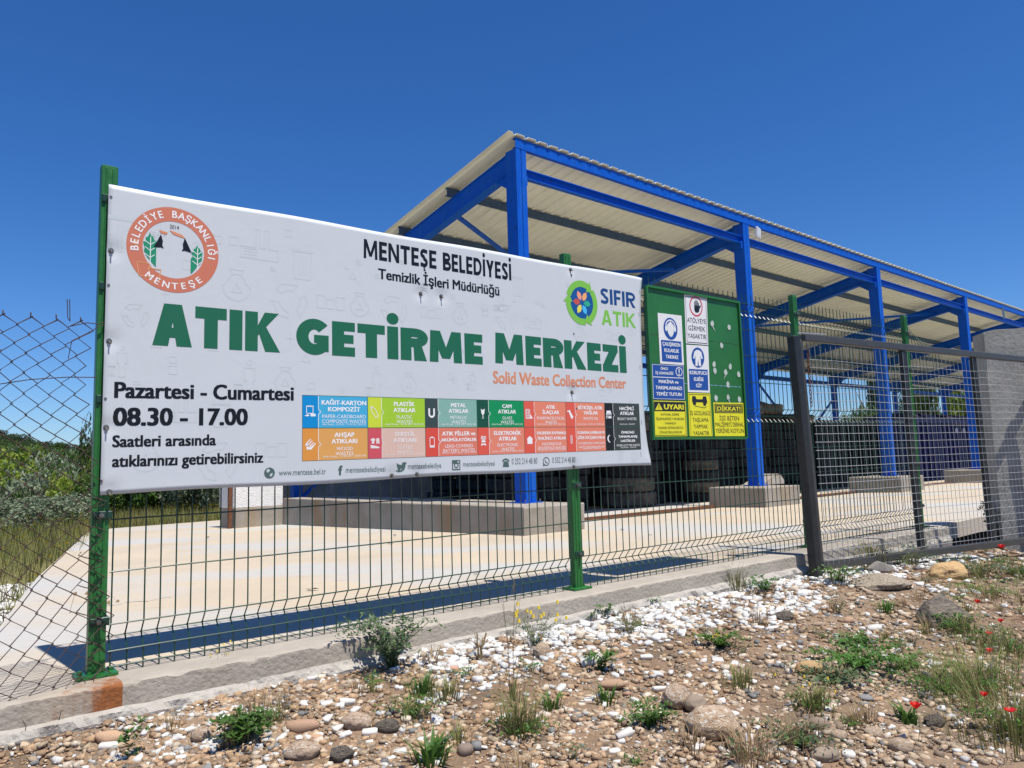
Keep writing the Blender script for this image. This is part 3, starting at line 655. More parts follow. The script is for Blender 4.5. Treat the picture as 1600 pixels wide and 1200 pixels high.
S.off = .0012; S.rect(u0 - .020, z0 - .020, u0 + .020, z0 + .006).ring(u0, z0 - .002, .013, .009, n=18).rect(u0 + .009, z0 + .012, u0 + .018, z0 + .020).flush('camera_icon', M['banner'], banner); S.off = .0017
S.ring(u0, z0 - .002, .015, .008, n=18).flush('camera_icon', SLATE, banner); S.off = .0007
u0, z0 = 1.959, .760
S.ring(u0, z0 + .004, .026, .015, 0.8, 0.15, math.pi - .15, n=14).poly([(u0 - .022, z0 - .022), (u0 + .022, z0 - .022), (u0 + .018, z0), (u0 + .008, z0 + .010), (u0 - .008, z0 + .010), (u0 - .018, z0)]).flush('telephone_icon', SLATE, banner)
u0, z0 = 2.249, .762
S.ring(u0, z0, .025, .020, n=24).poly([(u0 - .026, z0 - .028), (u0 - .022, z0 - .008), (u0 - .008, z0 - .021)]).line([(u0 - .009, z0 + .010), (u0 - .006, z0 - .004), (u0 + .010, z0 - .010)], .006).flush('telephone_bubble_icon', SLATE, banner)
# emblem
em = link('emblem', None, banner, FP(.242, .056, 1.5) - Vector(banner.location))
cu, cz, Rr = .2405, 1.682, .181
S.ring(cu, cz, Rr, .121, n=64).flush('emblem_ring', mat('emblem_orange', (0.62, 0.19, 0.105), 0.42, 0.05, 9), em)
S.off = .0012
S.arctext('BELEDİYE BAŞKANLIĞI', cu, cz, .137, .030, math.radians(90), math.radians(10.6), 0.018, wx=0.9)
S.flush('emblem_lettering', WHT, em)
S.arctext('MENTEŞE', cu, cz, .167, .027, math.radians(-88), math.radians(13), 0.018, flip=True, wx=1.05)
S.flush('emblem_lettering', WHT, em)
S.text('2014', cu - .018, cu + .018, 1.772, .016, 0.01)
for sx, xo in ((1, -.052), (-1, .042)):
    S.poly([(cu + xo + sx * a, cz + b) for a, b in ((.0, .058), (-.028, -.002), (-.0, .003), (.012, .0), (.006, .012), (.008, .03))])
S.flush('emblem_figure', INK, em)
for px_, w_, b_, h_ in ((cu - .121, .052, -.085, .135), (cu + .067, .047, -.085, .110)):
    L = []; tip = px_ + w_ * .55
    pts = [(0, .0), (w_, .0), (w_, h_ * .72), (w_ * .85, h_ * .78), (w_ * .75, h_ * .88), (w_ * .62, h_ * .88), (w_ * .52, h_), (w_ * .4, h_ * .86), (w_ * .22, h_ * .82), (w_ * .24, h_ * .7), (0.03 * w_, h_ * .68), (w_ * .18, h_ * .5), (0, h_ * .45)]
    o_ = cz + b_ + .01
    if px_ < cu: pts[0] = (w_ * .95, -.005); pts[1] = (w_, -.005); pts[-1] = (w_ * .1, h_ * .42); pts.append((w_ * .35, h_ * .22))
    else: pts[0] = (0, -.015); pts[1] = (w_ * .1, -.015); pts.insert(2, (w_ * .95, h_ * .4))
    S.poly([(px_ + a, o_ + b) for a, b in pts])
S.flush('emblem_leaf', mat('emblem_green', (0.012, 0.27, 0.13), 0.42), em)
S.off = .0017
for px_, w_, h_ in ((cu - .095, .05, .115), (cu + .09, .04, .095)):
    zb_ = cz - .075; S.line([(px_ + .004, zb_), (px_ + .004, zb_ + h_)], .003)
    for q in (.25, .5, .72): S.line([(px_ - .016, zb_ + h_ * q + .014), (px_ + .004, zb_ + h_ * q), (px_ + .02, zb_ + h_ * q + .014)], .0028)
S.flush('leaf_veins', WHT, em)
S.off = .0012
S.poly([(cu - .06, cz + .075), (cu - .026, cz + .070), (cu - .03, cz + .060), (cu - .052, cz + .063)]).poly([(cu - .02, cz + .082), (cu + .03, cz + .070), (cu + .045, cz + .055), (cu + .02, cz + .060), (cu - .004, cz + .066)]); S.flush('emblem_figure', RED, em)
for a in (0, 1):
    S.line([(cu - .140 + a * .042, cz - .070 - a * .02), (cu - .132 + a * .042, cz - .125 - a * .015), (cu - .098 + a * .042, cz - .128 - a * .014), (cu - .092 + a * .042, cz - .072 - a * .02)], .0035, closed=True)
S.poly([(cu - .158, cz + .0), (cu - .146, cz + .022), (cu - .134, cz + .0)]); S.flush('faint_icons', mat('pale_orange_print', (0.72, 0.34, 0.13), 0.42), em)
# zero waste emblem
S.off = .0007; cu, cz = 2.577, 1.716; RX, RY = .135, .140
S.ring(cu, cz, .098, 0, 1.08, n=40).flush('roundel', flat('roundel_blue', (22, 84, 150)), banner)
S.off = .0012
for k in range(3):
    a0 = math.radians(62 + 120 * k); a1 = a0 + math.radians(100)
    S.ring(cu, cz, .132, .094, 1.04, a0, a1, n=16)
    ah = a0 ; tip = a0 - math.radians(24)
    S.poly([(cu + .152 * math.cos(ah), cz + .158 * math.sin(ah)), (cu + .078 * math.cos(ah), cz + .081 * math.sin(ah)), (cu + .113 * math.cos(tip), cz + .118 * math.sin(tip))])
S.flush('recycling_arrow', LIME, banner)
for k, c in enumerate([(245, 160, 130), (250, 175, 110), (50, 175, 140), (80, 190, 240), (235, 220, 90), (200, 85, 75)]):
    a = math.radians(118 - 60 * k); ca, sa = math.cos(a), math.sin(a)
    pts = [(.014, 0), (.03, .015), (.052, .017), (.074, 0), (.052, -.017), (.03, -.015)]
    S.poly([(cu + x * ca - y * sa, cz + (x * sa + y * ca) * 1.08) for x, y in pts]).flush('petal', flat('petal_print', c), banner)
# chart of waste kinds
UB = [.799, 1.128, 1.450, 1.773, 2.095, 2.413, 2.733, 3.046]; US = [.877, 1.203, 1.528, 1.850, 2.171, 2.487, 2.806]
def zt(u, q):   # q 0 bottom, 1 middle, 2 top
    k = (u - .8) / 2.24; return (.793 + .027 * k, .942 + .023 * k, 1.092 + .019 * k)[q]
cells = [
 [((0, 140, 205), (70, 175, 215), ['KAĞIT-KARTON', 'KOMPOZİT'], ['PAPER-CARDBOARD', 'COMPOSITE WASTES'], 'Atık Kodu : 15.01.01 / 15.01.05 / 20.01.01'),
  ((205, 220, 60), (165, 205, 50), ['PLASTİK', 'ATIKLAR'], ['PLASTIC', 'WASTES'], 'Atık Kodu : 15.01.02 / 20.01.39'),
  ((60, 75, 75), (135, 180, 165), ['METAL', 'ATIKLAR'], ['METALLIC', 'WASTES'], 'Atık Kodu : 15.01.04 / 20.01.40'),
  ((20, 80, 60), (10, 145, 85), ['CAM', 'ATIKLAR'], ['GLASS', 'WASTES'], 'Atık Kodu : 15.01.07 / 20.01.02'),
  ((225, 95, 75), (232, 135, 105), ['ATIK', 'İLAÇLAR'], ['PHARMACEUTICAL', 'WASTES'], 'Atık Kodu : 20.01.32 / 20.01.31'),
  ((225, 95, 75), (232, 135, 105), ['BİTKİSEL ATIK', 'YAĞLAR'], ['WASTE OIL'], 'Atık Kodu : 20.01.25 / 20.01.26'),
  ((28, 28, 30), (62, 68, 64), ['HACİMLİ', 'ATIKLAR'], ['BULKY WASTES'], 'Atık Kodu : 20.03.07')],
 [((225, 150, 65), (225, 165, 90), ['AHŞAP', 'ATIKLARI'], ['WOOD', 'WASTES'], 'Atık Kodu : 15.01.03 / 20.01.38'),
  ((210, 85, 95), (222, 188, 170), ['TEKSTİL', 'ATIKLARI'], ['TEXTILE', 'WASTES'], 'Atık Kodu : 15.01.09 / 20.01.10 / 20.01.11'),
  ((220, 80, 65), (225, 125, 100), ['ATIK PİLLER ve', 'AKÜMÜLATÖRLER'], ['LEAD-COVERED', 'BATTERY WASTES'], 'Atık Kodu : 16.06.01 / 16.06.02 / 20.01.33 / 20.01.34'),
  ((225, 90, 70), (230, 135, 108), ['ELEKTRONİK', 'ATIKLAR'], ['ELECTRONIC', 'WASTES'], 'Atık Kodu : 20.01.21 / 20.01.23 / 20.01.35 / 20.01.36'),
  ((225, 90, 70), (230, 135, 108), ['EVLERDEN KAYNAKLI', 'TEHLİKELİ ATIKLAR'], ['HAZARDOUS', 'HOUSEHOLD WASTES'], 'Atık Kodu : 20.01.13 / 20.01.14 / 20.01.27 / 20.01.29'),
  ((225, 90, 70), (230, 135, 108), ['FLORASAN LAMBALAR VE', 'DİĞER CIVA İÇEREN ATIKLAR'], ['FLUORESCENT LAMPS AND', 'WASTES CONTAINING MERCURY'], 'Atık Kodu : 20.01.21'),
  ((28, 28, 30), (62, 68, 64), ['ÖMRÜNÜ', 'TAMAMLAMIŞ', 'LASTİKLER'], ['WORN-OUT TYRE WASTES'.replace('TYRE', 'TIRE')], 'Atık Kodu : 16.01.03')]]
def icon(r, c, u, z, k):
    P = lambda pts: S.poly([(u + a * k, z + b * k) for a, b in pts]); L_ = lambda pts, wd=.1, cl=False: S.line([(u + a * k, z + b * k) for a, b in pts], wd * k, closed=cl)
    i = r * 7 + c
    if i == 0: L_([(-.7, 1), (-.7, -.3), (.5, -.3), (.5, 1)], .12, True); P([(-.85, 1.0), (.6, 1.0), (.7, .85), (-.75, .85)]); P([(-1.1, -.75), (-.5, -.45), (-.1, -.7), (-.5, -.85)]); P([(0, -.35), (.95, -.35), (1, -.8), (.1, -.85)])
    elif i == 1: L_([(-.75, .9), (-.5, 1), (.1, .6), (.7, -.5), (.6, -.9), (.2, -1), (-.6, .1)], .12, True); S.disc(u - .65 * k, z + .95 * k, .2 * k, n=10)
    elif i == 2: S.ring(u, z - .2 * k, .75 * k, .38 * k, 1, math.pi, 2 * math.pi, n=12); P([(-.75, -.2), (-.38, -.2), (-.38, .9), (-.75, .9)]); P([(.38, -.2), (.75, -.2), (.75, .9), (.38, .9)])
    elif i == 3: P([(-.5, 1), (-.1, .7), (.5, 1), (.35, 0), (.08, -.3), (.08, -.9), (.4, -1), (-.4, -1), (-.08, -.9), (-.08, -.3), (-.35, 0)])
    elif i == 4:
        L_([(-.9, 1), (.2, 1), (.2, -1), (-.9, -1)], .12, True)
        for a in (-.6, -.12):
            for b in (.65, .2, -.25, -.7): P([(a - .14, b - .14), (a + .14, b - .14), (a + .14, b + .14), (a - .14, b + .14)])
        P([(.25, -1), (1, -1), (.4, 0)])
    elif i == 5: P([(-.5, 1), (-.2, 1.05), (.0, .6), (.8, -.5), (.5, -1), (.1, -.9), (-.4, .3), (-.6, .6)]); S.disc(u - .8 * k, z + .7 * k, .2 * k, n=8)
    elif i == 6: P([(-.7, 1), (.6, 1), (.8, .3), (-.9, .3)]); L_([(-.9, .3), (-.9, 0), (.8, 0), (.8, .3)], .14, True); L_([(-.9, -.9), (-.9, -.3), (-.4, -.3), (-.4, -.9)], .14); P([(-.2, -.3), (.8, -.3), (.8, -.8), (-.2, -.8)])
    elif i == 7:
        for q in range(3): P([(-.9 + .25 * q, .1 - .3 * q), (.0 + .3 * q, 1 - .3 * q), (.12 + .3 * q, .9 - .3 * q), (-.75 + .25 * q, -.05 - .3 * q)])
        P([(-.9, .1), (-.3, .1), (-.3, -.25), (-.9, -.25)]); P([(-.7, -.4), (.2, -.4), (1, .3), (1, .1), (.2, -.9), (-.7, -.9)])
    elif i == 8: P([(-.9, .7), (-.5, .9), (-.2, .9), (.1, .7), (0, .4), (-.15, .5), (-.15, -.1), (-.65, -.1), (-.65, .5), (-.8, .4)]); P([(.3, .9), (.85, .9), (.95, -.1), (.7, -.1), (.6, .4), (.5, -.1), (.25, -.1)]); P([(-.9, -.3), (-.5, -.4), (.2, -.5), (.9, -.7), (.9, -.95), (-.9, -.95)])
    elif i == 9: L_([(-.5, .85), (.5, .85), (.5, -1), (-.5, -1)], .13, True); P([(-.25, .9), (.25, .9), (.25, 1.05), (-.25, 1.05)]); P([(-.4, -.9), (.4, -.9), (.4, -.65), (-.4, -.65)])
    elif i == 10: S.ring(u, z + .7 * k, .32 * k, .16 * k, n=10); L_([(-.55, .95), (.55, .95), (.55, .4), (-.55, .4)], .13, True); P([(-.5, .1), (.5, .1), (.5, -.25), (-.5, -.25)]); P([(-.3, .25), (.3, .25), (.3, .13), (-.3, .13)]); P([(-.55, -.5), (.55, -.5), (.65, -1), (.3, -.8), (-.3, -.8), (-.65, -1)])
    elif i == 11: P([(-.9, .2), (0, .95), (.9, .2), (.7, .2), (.7, -.8), (-.7, -.8), (-.7, .2)])
    elif i == 12:
        for q in range(5): S.ring(u, z + (.8 - q * .32) * k, .34 * k, .22 * k, .5, n=10)
        P([(-.25, -.7), (.25, -.7), (0, -1.05)])
    else: S.ring(u + .1 * k, z, .95 * k, .7 * k, 1, math.pi * .55, math.pi * 1.45, n=14); S.ring(u + .35 * k, z, .95 * k, .8 * k, 1, math.pi * .6, math.pi * 1.4, n=14)
for r in range(2):
    for c in range(7):
        strip, body, tt, ss, code = cells[r][c]
        a, b_, e_ = UB[c], US[c], UB[c + 1]; qt, qb = (2, 1) if r == 0 else (1, 0); g = .0016
        cell = link('chart_cell', None, banner, FP(a, .056, zt(a, qb)) - Vector(banner.location))
        S.off = .0007
        S.poly([(a + g, zt(a, qb) + g), (b_, zt(b_, qb) + g), (b_, zt(b_, qt) - g), (a + g, zt(a, qt) - g)]).flush('strip', flat('strip_print', strip), cell)
        S.poly([(b_, zt(b_, qb) + g), (e_ - g, zt(e_, qb) + g), (e_ - g, zt(e_, qt) - g), (b_, zt(b_, qt) - g)]).flush('field', flat('field_print', body), cell)
        S.off = .0012; H_ = zt(b_, qt) - zt(b_, qb); zm = zt(b_, qb) + H_ * .5
        icon(r, c, (a + b_) / 2, zm, .026)
        S.line([(b_, zt(b_, qb) + g), (b_, zm - .012), (b_ + .013, zm), (b_, zm + .012), (b_, zt(b_, qt) - g)], .0026)
        cm = (b_ + e_) / 2 + .004; wid = (e_ - b_) - .03; zz_ = zt(cm, qt) - .043; cap = .022 if len(tt) < 3 else .019
        sl = .009
        for q, s_ in enumerate(tt):
            vs_, _ = glyphs(s_, 0.03); k_ = min(cap / .69, wid * 1.06 / (max(v[0] for v in vs_) - min(v[0] for v in vs_)))
            wd = (max(v[0] for v in vs_) - min(v[0] for v in vs_)) * k_ * .98
            S.text(s_, cm - wd / 2, cm + wd / 2, zz_ - q * cap * 1.38, cap * (1 if k_ > .028 else .8), 0.03, sl)
        zz_ -= len(tt) * cap * 1.38 + .001
        for q, s_ in enumerate(ss):
            vs_, _ = glyphs(s_, 0.0); k_ = min(.017 / .69, wid / (max(v[0] for v in vs_) - min(v[0] for v in vs_)))
            wd = (max(v[0] for v in vs_) - min(v[0] for v in vs_)) * k_
            S.text(s_, cm - wd / 2, cm + wd / 2, zz_ - q * .023, .0165 if k_ > .018 else .013, 0.004, sl)
        S.text(code, cm - min(wid, .007 * len(code)) / 2, cm + min(wid, .007 * len(code)) / 2, zt(cm, qb) + .012, .0085, 0.0, sl)
        S.flush('cell_lettering', WHT if not (r == 1 and c == 1) else mat('faded_white_print', (0.8, 0.74, 0.7), 0.42), cell)
S.off = .0004
S.poly([(UB[0], zt(UB[0], 0)), (UB[-1], zt(UB[-1], 0)), (UB[-1], zt(UB[-1], 2) + .001), (UB[0], zt(UB[0], 2) + .001)]).flush('chart_frame', flat('dark_green_line', (40, 90, 75)), banner)
S.off = .0008
for u, z in ((3.105, 1.83), (3.085, 1.68), (3.07, 1.33), (3.06, .98), (3.04, .775)): S.rect(u, z, u + .003, z + .03)
S.flush('trim_marks', SLATE, banner)
for u, z in BOLTS:
    mb = MB(); mb.cyl(BM(u, z, 0.0015), BM(u, z, 0.004), 0.011, 12); mb.cyl(BM(u, z, 0.004), BM(u, z, 0.012), 0.0065, 6); mb.cyl(BM(u, z - .006, 0.012), BM(u, z - .012, 0.022), 0.003, 6)
    part('bolt', mb, M['bolt'], banner)

# ------------------------------------------------------------------ green notice board with safety signs
gb = thing('notice_board', FP(3.67, 0.05, 0.89), 'green painted metal board with scattered paint scars, hung on the fence beside the banner', 'board')
def GM(u, z, off=0.0): return FP(u, 0.052 + off, z)
mb = MB()
for z0, z1 in ((0.905, 1.262), (1.266, 1.575), (1.579, 1.885)):
    mb.box(FP(3.672, 0.046, (z0 + z1) / 2), 0.49, 0.004, (z1 - z0) / 2, fd, fn)
part('back_panel', mb, M['board'], gb)
mb = MB()
mb.box(FP(3.165, .050, 1.388), .008, .013, .507, fd, fn); mb.box(FP(4.178, .050, 1.398), .008, .013, .507, fd, fn)
mb.box(FP(3.672, .050, 1.894), .498, .013, .008, fd, fn); mb.box(FP(3.672, .050, .892), .498, .013, .008, fd, fn)
part('frame', mb, M['board'], gb)
S = Sheet(GM); S.off = 0.001
rs = random.Random(5)
for u, z in [(3.851, 1.703), (4.048, 1.698), (3.945, 1.556), (3.846, 1.415), (4.033, 1.404), (3.85, 1.367), (3.976, 1.361), (4.13, 1.355), (3.994, 1.275), (3.846, 1.173), (3.988, 1.18), (4.121, 1.171)]:
    n = 9; S.poly([(u + (.016 + .006 * rs.random()) * math.cos(i * 2 * math.pi / n), z + (.017 + .012 * rs.random()) * math.sin(i * 2 * math.pi / n)) for i in range(n)])
    if rs.random() < .6: q = rs.choice([-1, 1]); S.poly([(u - .008, z - .012), (u + .008, z - .012), (u + q * .03, z - .055)])
S.flush('paint_scars', mat('scraped_paint', (0.55, 0.62, 0.55), 0.6, 0.3, 30), gb)
BLU = mat('sign_blue', (0.012, 0.07, 0.32), 0.4); YEL = mat('sign_yellow', (0.80, 0.74, 0.02), 0.4, 0.08, 12); SW = mat('sign_white', (0.78, 0.78, 0.77), 0.4, 0.06, 10); BLK = mat('sign_black', (0.012, 0.012, 0.014), 0.4); SRED = mat('sign_red', (0.6, 0.02, 0.04), 0.4)
def sign(name, q, base, label):
    """q: corners TL TR BR BL in the board plane"""
    us = [p[0] for p in q]; zs_ = [p[1] for p in q]
    t_ = thing(name, FP(sum(us) / 4, 0.056, min(zs_)), label, 'sign')
    mb = MB(); mb.prism([FP(u, 0.0515, z) for u, z in (q[3], q[2], q[1], q[0])], fn * 0.0025); part('plate', mb, base, t_)
    TL, TR, BR, BL = [Vector((a, b, 0)) for a, b in q]
    def mp(u, v, off=0.0):
        p = BL * (1 - u) * (1 - v) + BR * u * (1 - v) + TL * (1 - u) * v + TR * u * v
        return FP(p.x, 0.0545 + off, p.y)
    s = Sheet(mp); s.off = .0004; return t_, s
def rows(s, lines, v0, dv, cap, bold=.025, w_=.86, u=.5, ref=None):
    for i, t_ in enumerate(lines):
        vs_, _ = glyphs(t_, bold); L_ = max(v[0] for v in vs_) - min(v[0] for v in vs_)
        ww = min(w_, L_ * cap / .69 * (ref or 1.0)); s.text(t_, u - ww / 2, u + ww / 2, v0 - i * dv, cap, bold)
AS = 1.0
t_, s = sign('safety_sign', [(3.267, 1.724), (3.513, 1.729), (3.512, 1.387), (3.268, 1.384)], SW, 'blue and white sign with a head wearing ear protectors, lettering CALISIRKEN KULAKLIK TAKINIZ'.replace('CALISIRKEN', 'ÇALIŞIRKEN'))
s.rect(.08, .05, .92, .47).disc(.5, .71, .29, .22, n=36).flush('blue_print', BLU, t_)
s.off = .0009; s.poly([(.36, .78), (.38, .62), (.46, .55), (.54, .55), (.62, .62), (.64, .78), (.5, .86)]).ring(.5, .74, .22, .18, .7, .2, math.pi - .2, n=16).disc(.32, .71, .05, .06, n=12).disc(.68, .71, .05, .06, n=12)
rows(s, ['ÇALIŞIRKEN', 'KULAKLIK', 'TAKINIZ'], .36, .125, .075, .03, .8, ref=1.25); s.flush('white_print', SW, t_)
t_, s = sign('safety_sign', [(3.553, 1.883), (3.803, 1.891), (3.790, 1.546), (3.546, 1.540)], SW, 'white sign with a black hand in a red ring, topmost on the board')
s.ring(.5, .78, .29, .25, .72, n=36).flush('red_ring', SRED, t_)
s.rect(.42, .70, .64, .80)
for i, h_ in enumerate((.88, .91, .90, .86)): s.rect(.43 + i * .055, .79, .468 + i * .055, h_)
s.poly([(.64, .72), (.72, .80), (.69, .82), (.62, .77)]); s.disc(.53, .70, .11, .05, n=14)
s.line([(.05, .03), (.95, .03), (.95, .97), (.05, .97)], .012, closed=True)
rows(s, ['ATÖLYEYE', 'GİRMEK', 'YASAKTIR'], .435, .16, .095, .01, .84, ref=1.5); s.flush('black_print', BLK, t_)
t_, s = sign('safety_sign', [(3.547, 1.531), (3.789, 1.539), (3.778, 1.208), (3.539, 1.204)], SW, 'blue and white sign with a white overall in a blue disc')
s.rect(.07, .05, .93, .49).disc(.5, .74, .29, .215, n=36).flush('blue_print', BLU, t_)
s.off = .0009; s.poly([(.44, .90), (.56, .90), (.66, .86), (.72, .72), (.66, .71), (.61, .78), (.63, .56), (.53, .56), (.5, .70), (.47, .56), (.37, .56), (.39, .78), (.34, .71), (.28, .72), (.34, .86)])
rows(s, ['KORUYUCU', 'ELBİSE', 'GİY'], .375, .135, .08, .03, .8, ref=1.3); s.flush('white_print', SW, t_)
t_, s = sign('safety_sign', [(3.182, 1.378), (3.508, 1.385), (3.504, 1.148), (3.177, 1.144)], BLU, 'all blue sign with an exclamation mark in a ring, about tidy tools')
s.line([(.02, .63), (.98, .63)], .022).ring(.84, .81, .11, .09, 1.2, n=24).rect(.825, .78, .855, .90).disc(.84, .735, .018, .022, n=10).line([(.02, .02), (.98, .02), (.98, .98), (.02, .98)], .012, closed=True)
rows(s, ['ÖNCE', 'İŞ GÜVENLİĞİ'], .84, .13, .075, .03, .6, .38, ref=.75); rows(s, ['MAKİNA ve', 'TAKIMLARINIZI', 'TEMİZ TUTUN'], .46, .175, .10, .03, .9, ref=.82); s.flush('white_print', SW, t_)
t_, s = sign('safety_sign', [(3.177, 1.136), (3.508, 1.140), (3.507, .905), (3.171, .903)], YEL, 'yellow warning sign headed UYARI about a fire extinguisher, at the lower left of the board')
s.rect(.04, .71, .96, .96).line([(.03, .03), (.97, .03), (.97, .97), (.03, .97)], .012, closed=True)
rows(s, ['KAYNAK, KESME', 'İŞLEMLERİNİ YAPARKEN', 'YANINDA', 'YANGIN SÖNDÜRÜCÜ', 'CİHAZI BULUNDUR'], .585, .125, .065, .012, .86, ref=.8); s.flush('black_print', BLK, t_)
s.off = .0009; s.poly([(.06, .74), (.28, .74), (.17, .94)]); s.text('UYARI', .32, .93, .755, .155, .035); s.flush('yellow_print', YEL, t_); s.off = .0014; s.rect(.16, .80, .18, .88).disc(.17, .77, .012, .015, n=8).flush('black_print', BLK, t_)
t_, s = sign('safety_sign', [(3.538, 1.198), (3.781, 1.202), (3.782, .905), (3.533, .905)], YEL, 'yellow sign with a black bench grinder symbol, below the overall sign')
s.poly([(.18, .93), (.32, .93), (.36, .86), (.62, .86), (.66, .93), (.80, .93), (.84, .80), (.74, .70), (.66, .72), (.64, .79), (.34, .79), (.32, .72), (.22, .72), (.16, .82)]).line([(.28, .70), (.72, .66), (.8, .70)], .012).line([(.06, 0.02), (.04, .97), (.96, .97), (.96, .02)], .01)
rows(s, ['İŞ GÖZLÜKSÜZ', 'TAŞLAMA', 'YAPMAK', 'YASAKTIR'], .49, .155, .09, .012, .9, ref=1.2); s.flush('black_print', BLK, t_)
t_, s = sign('safety_sign', [(3.811, 1.141), (4.162, 1.147), (4.157, .905), (3.809, .905)], YEL, 'yellow sign headed DİKKAT! in a black bar, lowest right on the board')
s.rect(.03, .69, .97, .96); rows(s, ['İŞİ BİTEN', 'MALZEMEYİ DERHAL', 'YERİNE KOYUN'], .47, .185, .125, .01, .95, ref=.8); s.flush('black_print', BLK, t_)
s.off = .0009; s.text('DİKKAT!', .11, .89, .755, .13, .03).line([(.07, .72), (.93, .72), (.93, .93), (.07, .93)], .012, closed=True).flush('yellow_print', YEL, t_)

# ------------------------------------------------------------------ gate leaf
GX, GY, GA = 2.1207, 5.5582, 1.03985
gd = Vector((math.sin(GA), math.cos(GA), 0)); gn = Vector((math.cos(GA), -math.sin(GA), 0))
def GP(t, s, z): return Vector((GX, GY, 0)) + gd * t + gn * s + Vector((0, 0, z))
gate = thing('sliding_gate', GP(1.3, 0.03, -0.15), 'dark steel gate leaf with galvanised square mesh standing open in front of the fence', 'gate')
Z0, Z1 = -0.080, 1.636
mb = MB(); mb.bar(GP(0.045, 0, Z0 - .12), GP(-0.03, 0, Z1 + .0), 0.07, 0.07, gd); bevel(part('gate_post', mb, M['dark_steel'], gate), .006)
mb = MB(); mb.bar(GP(0.08, 0, Z1 - .005), GP(4.3, 0.03, Z1 - .045), 0.045, 0.055); mb2 = MB(); mb2.bar(GP(0.02, .0, Z1 + .028), GP(.35, -.01, Z1 + .038), .012, .006)
bevel(part('top_rail', mb, M['gate_grey'], gate), .005); part('wire_hook', mb2, M['galv'], gate)
mb = MB(); mb.bar(GP(0.10, 0, Z0 + .03), GP(4.3, 0.03, Z0 - .005), 0.045, 0.055); bevel(part('bottom_rail', mb, M['gate_grey'], gate), .005)
mb = MB(); mb.bar(GP(0.098, 0.0, Z0 + .058), GP(0.030, 0, Z1 - .033), 0.040, 0.035, gd); bevel(part('upright', mb, M['gate_grey'], gate), .004)
for t in (1.32, 2.375, 3.43):
    mb = MB(); mb.bar(GP(t + .02, 0.0, Z0 + .06), GP(t - .02, 0.0, Z1 - .03), 0.042, 0.05, gd); bevel(part('upright', mb, M['dark_steel'], gate), .004)
prev = .1
for t in (1.32, 2.375, 3.43, 4.3):
    mb = MB(); n = int((t - prev) / .061); rw = int((Z1 - Z0 - .09) / .061)
    for i in range(n + 1):
        u = prev + .03 + i * .061; dz = .003 * noise.noise(Vector((u * 9, 0, 0)))
        sh_ = .02 * (1 if u < 1.5 else .7)
        mb.tube([GP(u + .02, .024, Z0 + .03), GP(u + .004 * math.sin(u * 4), .024 + .01 * noise.noise(Vector((u * 2, 1, 1))), (Z0 + Z1) / 2), GP(u - .02, .024, Z1 - .06 - (.0 if i % 3 else .02))], .0019, 4)
    for j in range(rw - 1):
        z = Z0 + .075 + j * .061
        mb.tube([GP(prev + (t - prev) * q, .028 + .01 * noise.noise(Vector((q * 3, j * .2, 2))), z + .006 * math.sin(q * 5 + j * .3) * (1 if j > 18 else .3)) for q in (0, .25, .5, .75, 1)], .0019, 4)
    part('mesh_panel', mb, M['galv'], gate); prev = t
ch = MB()
for k in range(14):
    c = GP(.075, .035, Z1 - .12 - k * .03); a = k % 2
    ax = gd if a else gn
    ch.tube([c + ax * (.009 * math.cos(q)) + Vector((0, 0, .019 * math.sin(q))) for q in [i * math.pi / 4 for i in range(8)]], .0032, 4, closed=True)
part('chain', ch, M['rust'], gate)

# ------------------------------------------------------------------ concrete pillar right of the gate
pc = Vector((4.745, 7.50, 0)); pd = Vector((0.975, -0.222, 0)); pn = Vector((0.222, 0.975, 0))
mb = MB(); nzp = 16
for k in range(nzp + 1):
    z = -0.5 + (1.93 + .5) * k / nzp
    for a, b_ in ((0, 0), (.10, 0), (.19, 0), (.28, 0), (.37, 0), (.37, .3), (0, .3)):
        j_ = .008 * noise.noise(Vector((a * 9, z * 4, b_ * 9 + 1)))
        top = (.02 * noise.noise(Vector((a * 14, 3, 3))) + .03 * a / .46) if k == nzp else 0
        p = pc + pd * (a + j_) + pn * (b_ + j_); mb.v.append((p.x, p.y, z + top))
for k in range(nzp):
    for j in range(7): mb.f.append((k * 7 + j, k * 7 + (j + 1) % 7, (k + 1) * 7 + (j + 1) % 7, (k + 1) * 7 + j))
mb.f.append(tuple(range(nzp * 7, nzp * 7 + 7))); mb.m = [0] * len(mb.f)
solid('concrete_pillar', mb, M['pillar'], 'rough grey concrete pillar with a broken top behind the open gate', 'pillar')

# ------------------------------------------------------------------ open steel shed
shed = thing('steel_shed', BP(12, 2.9, 0), 'open sided blue steel shed with a sloping corrugated roof over the concrete yard', 'shed')
NB = 7; BAY = 4.9528; LEN = NB * BAY
RS = 0.185; ZR0 = 4.70                     # underside of sheets at d=0
def rz(d): return ZR0 - RS * d
ZC = 4.70; DEP = 5.78; OFF = -0.19
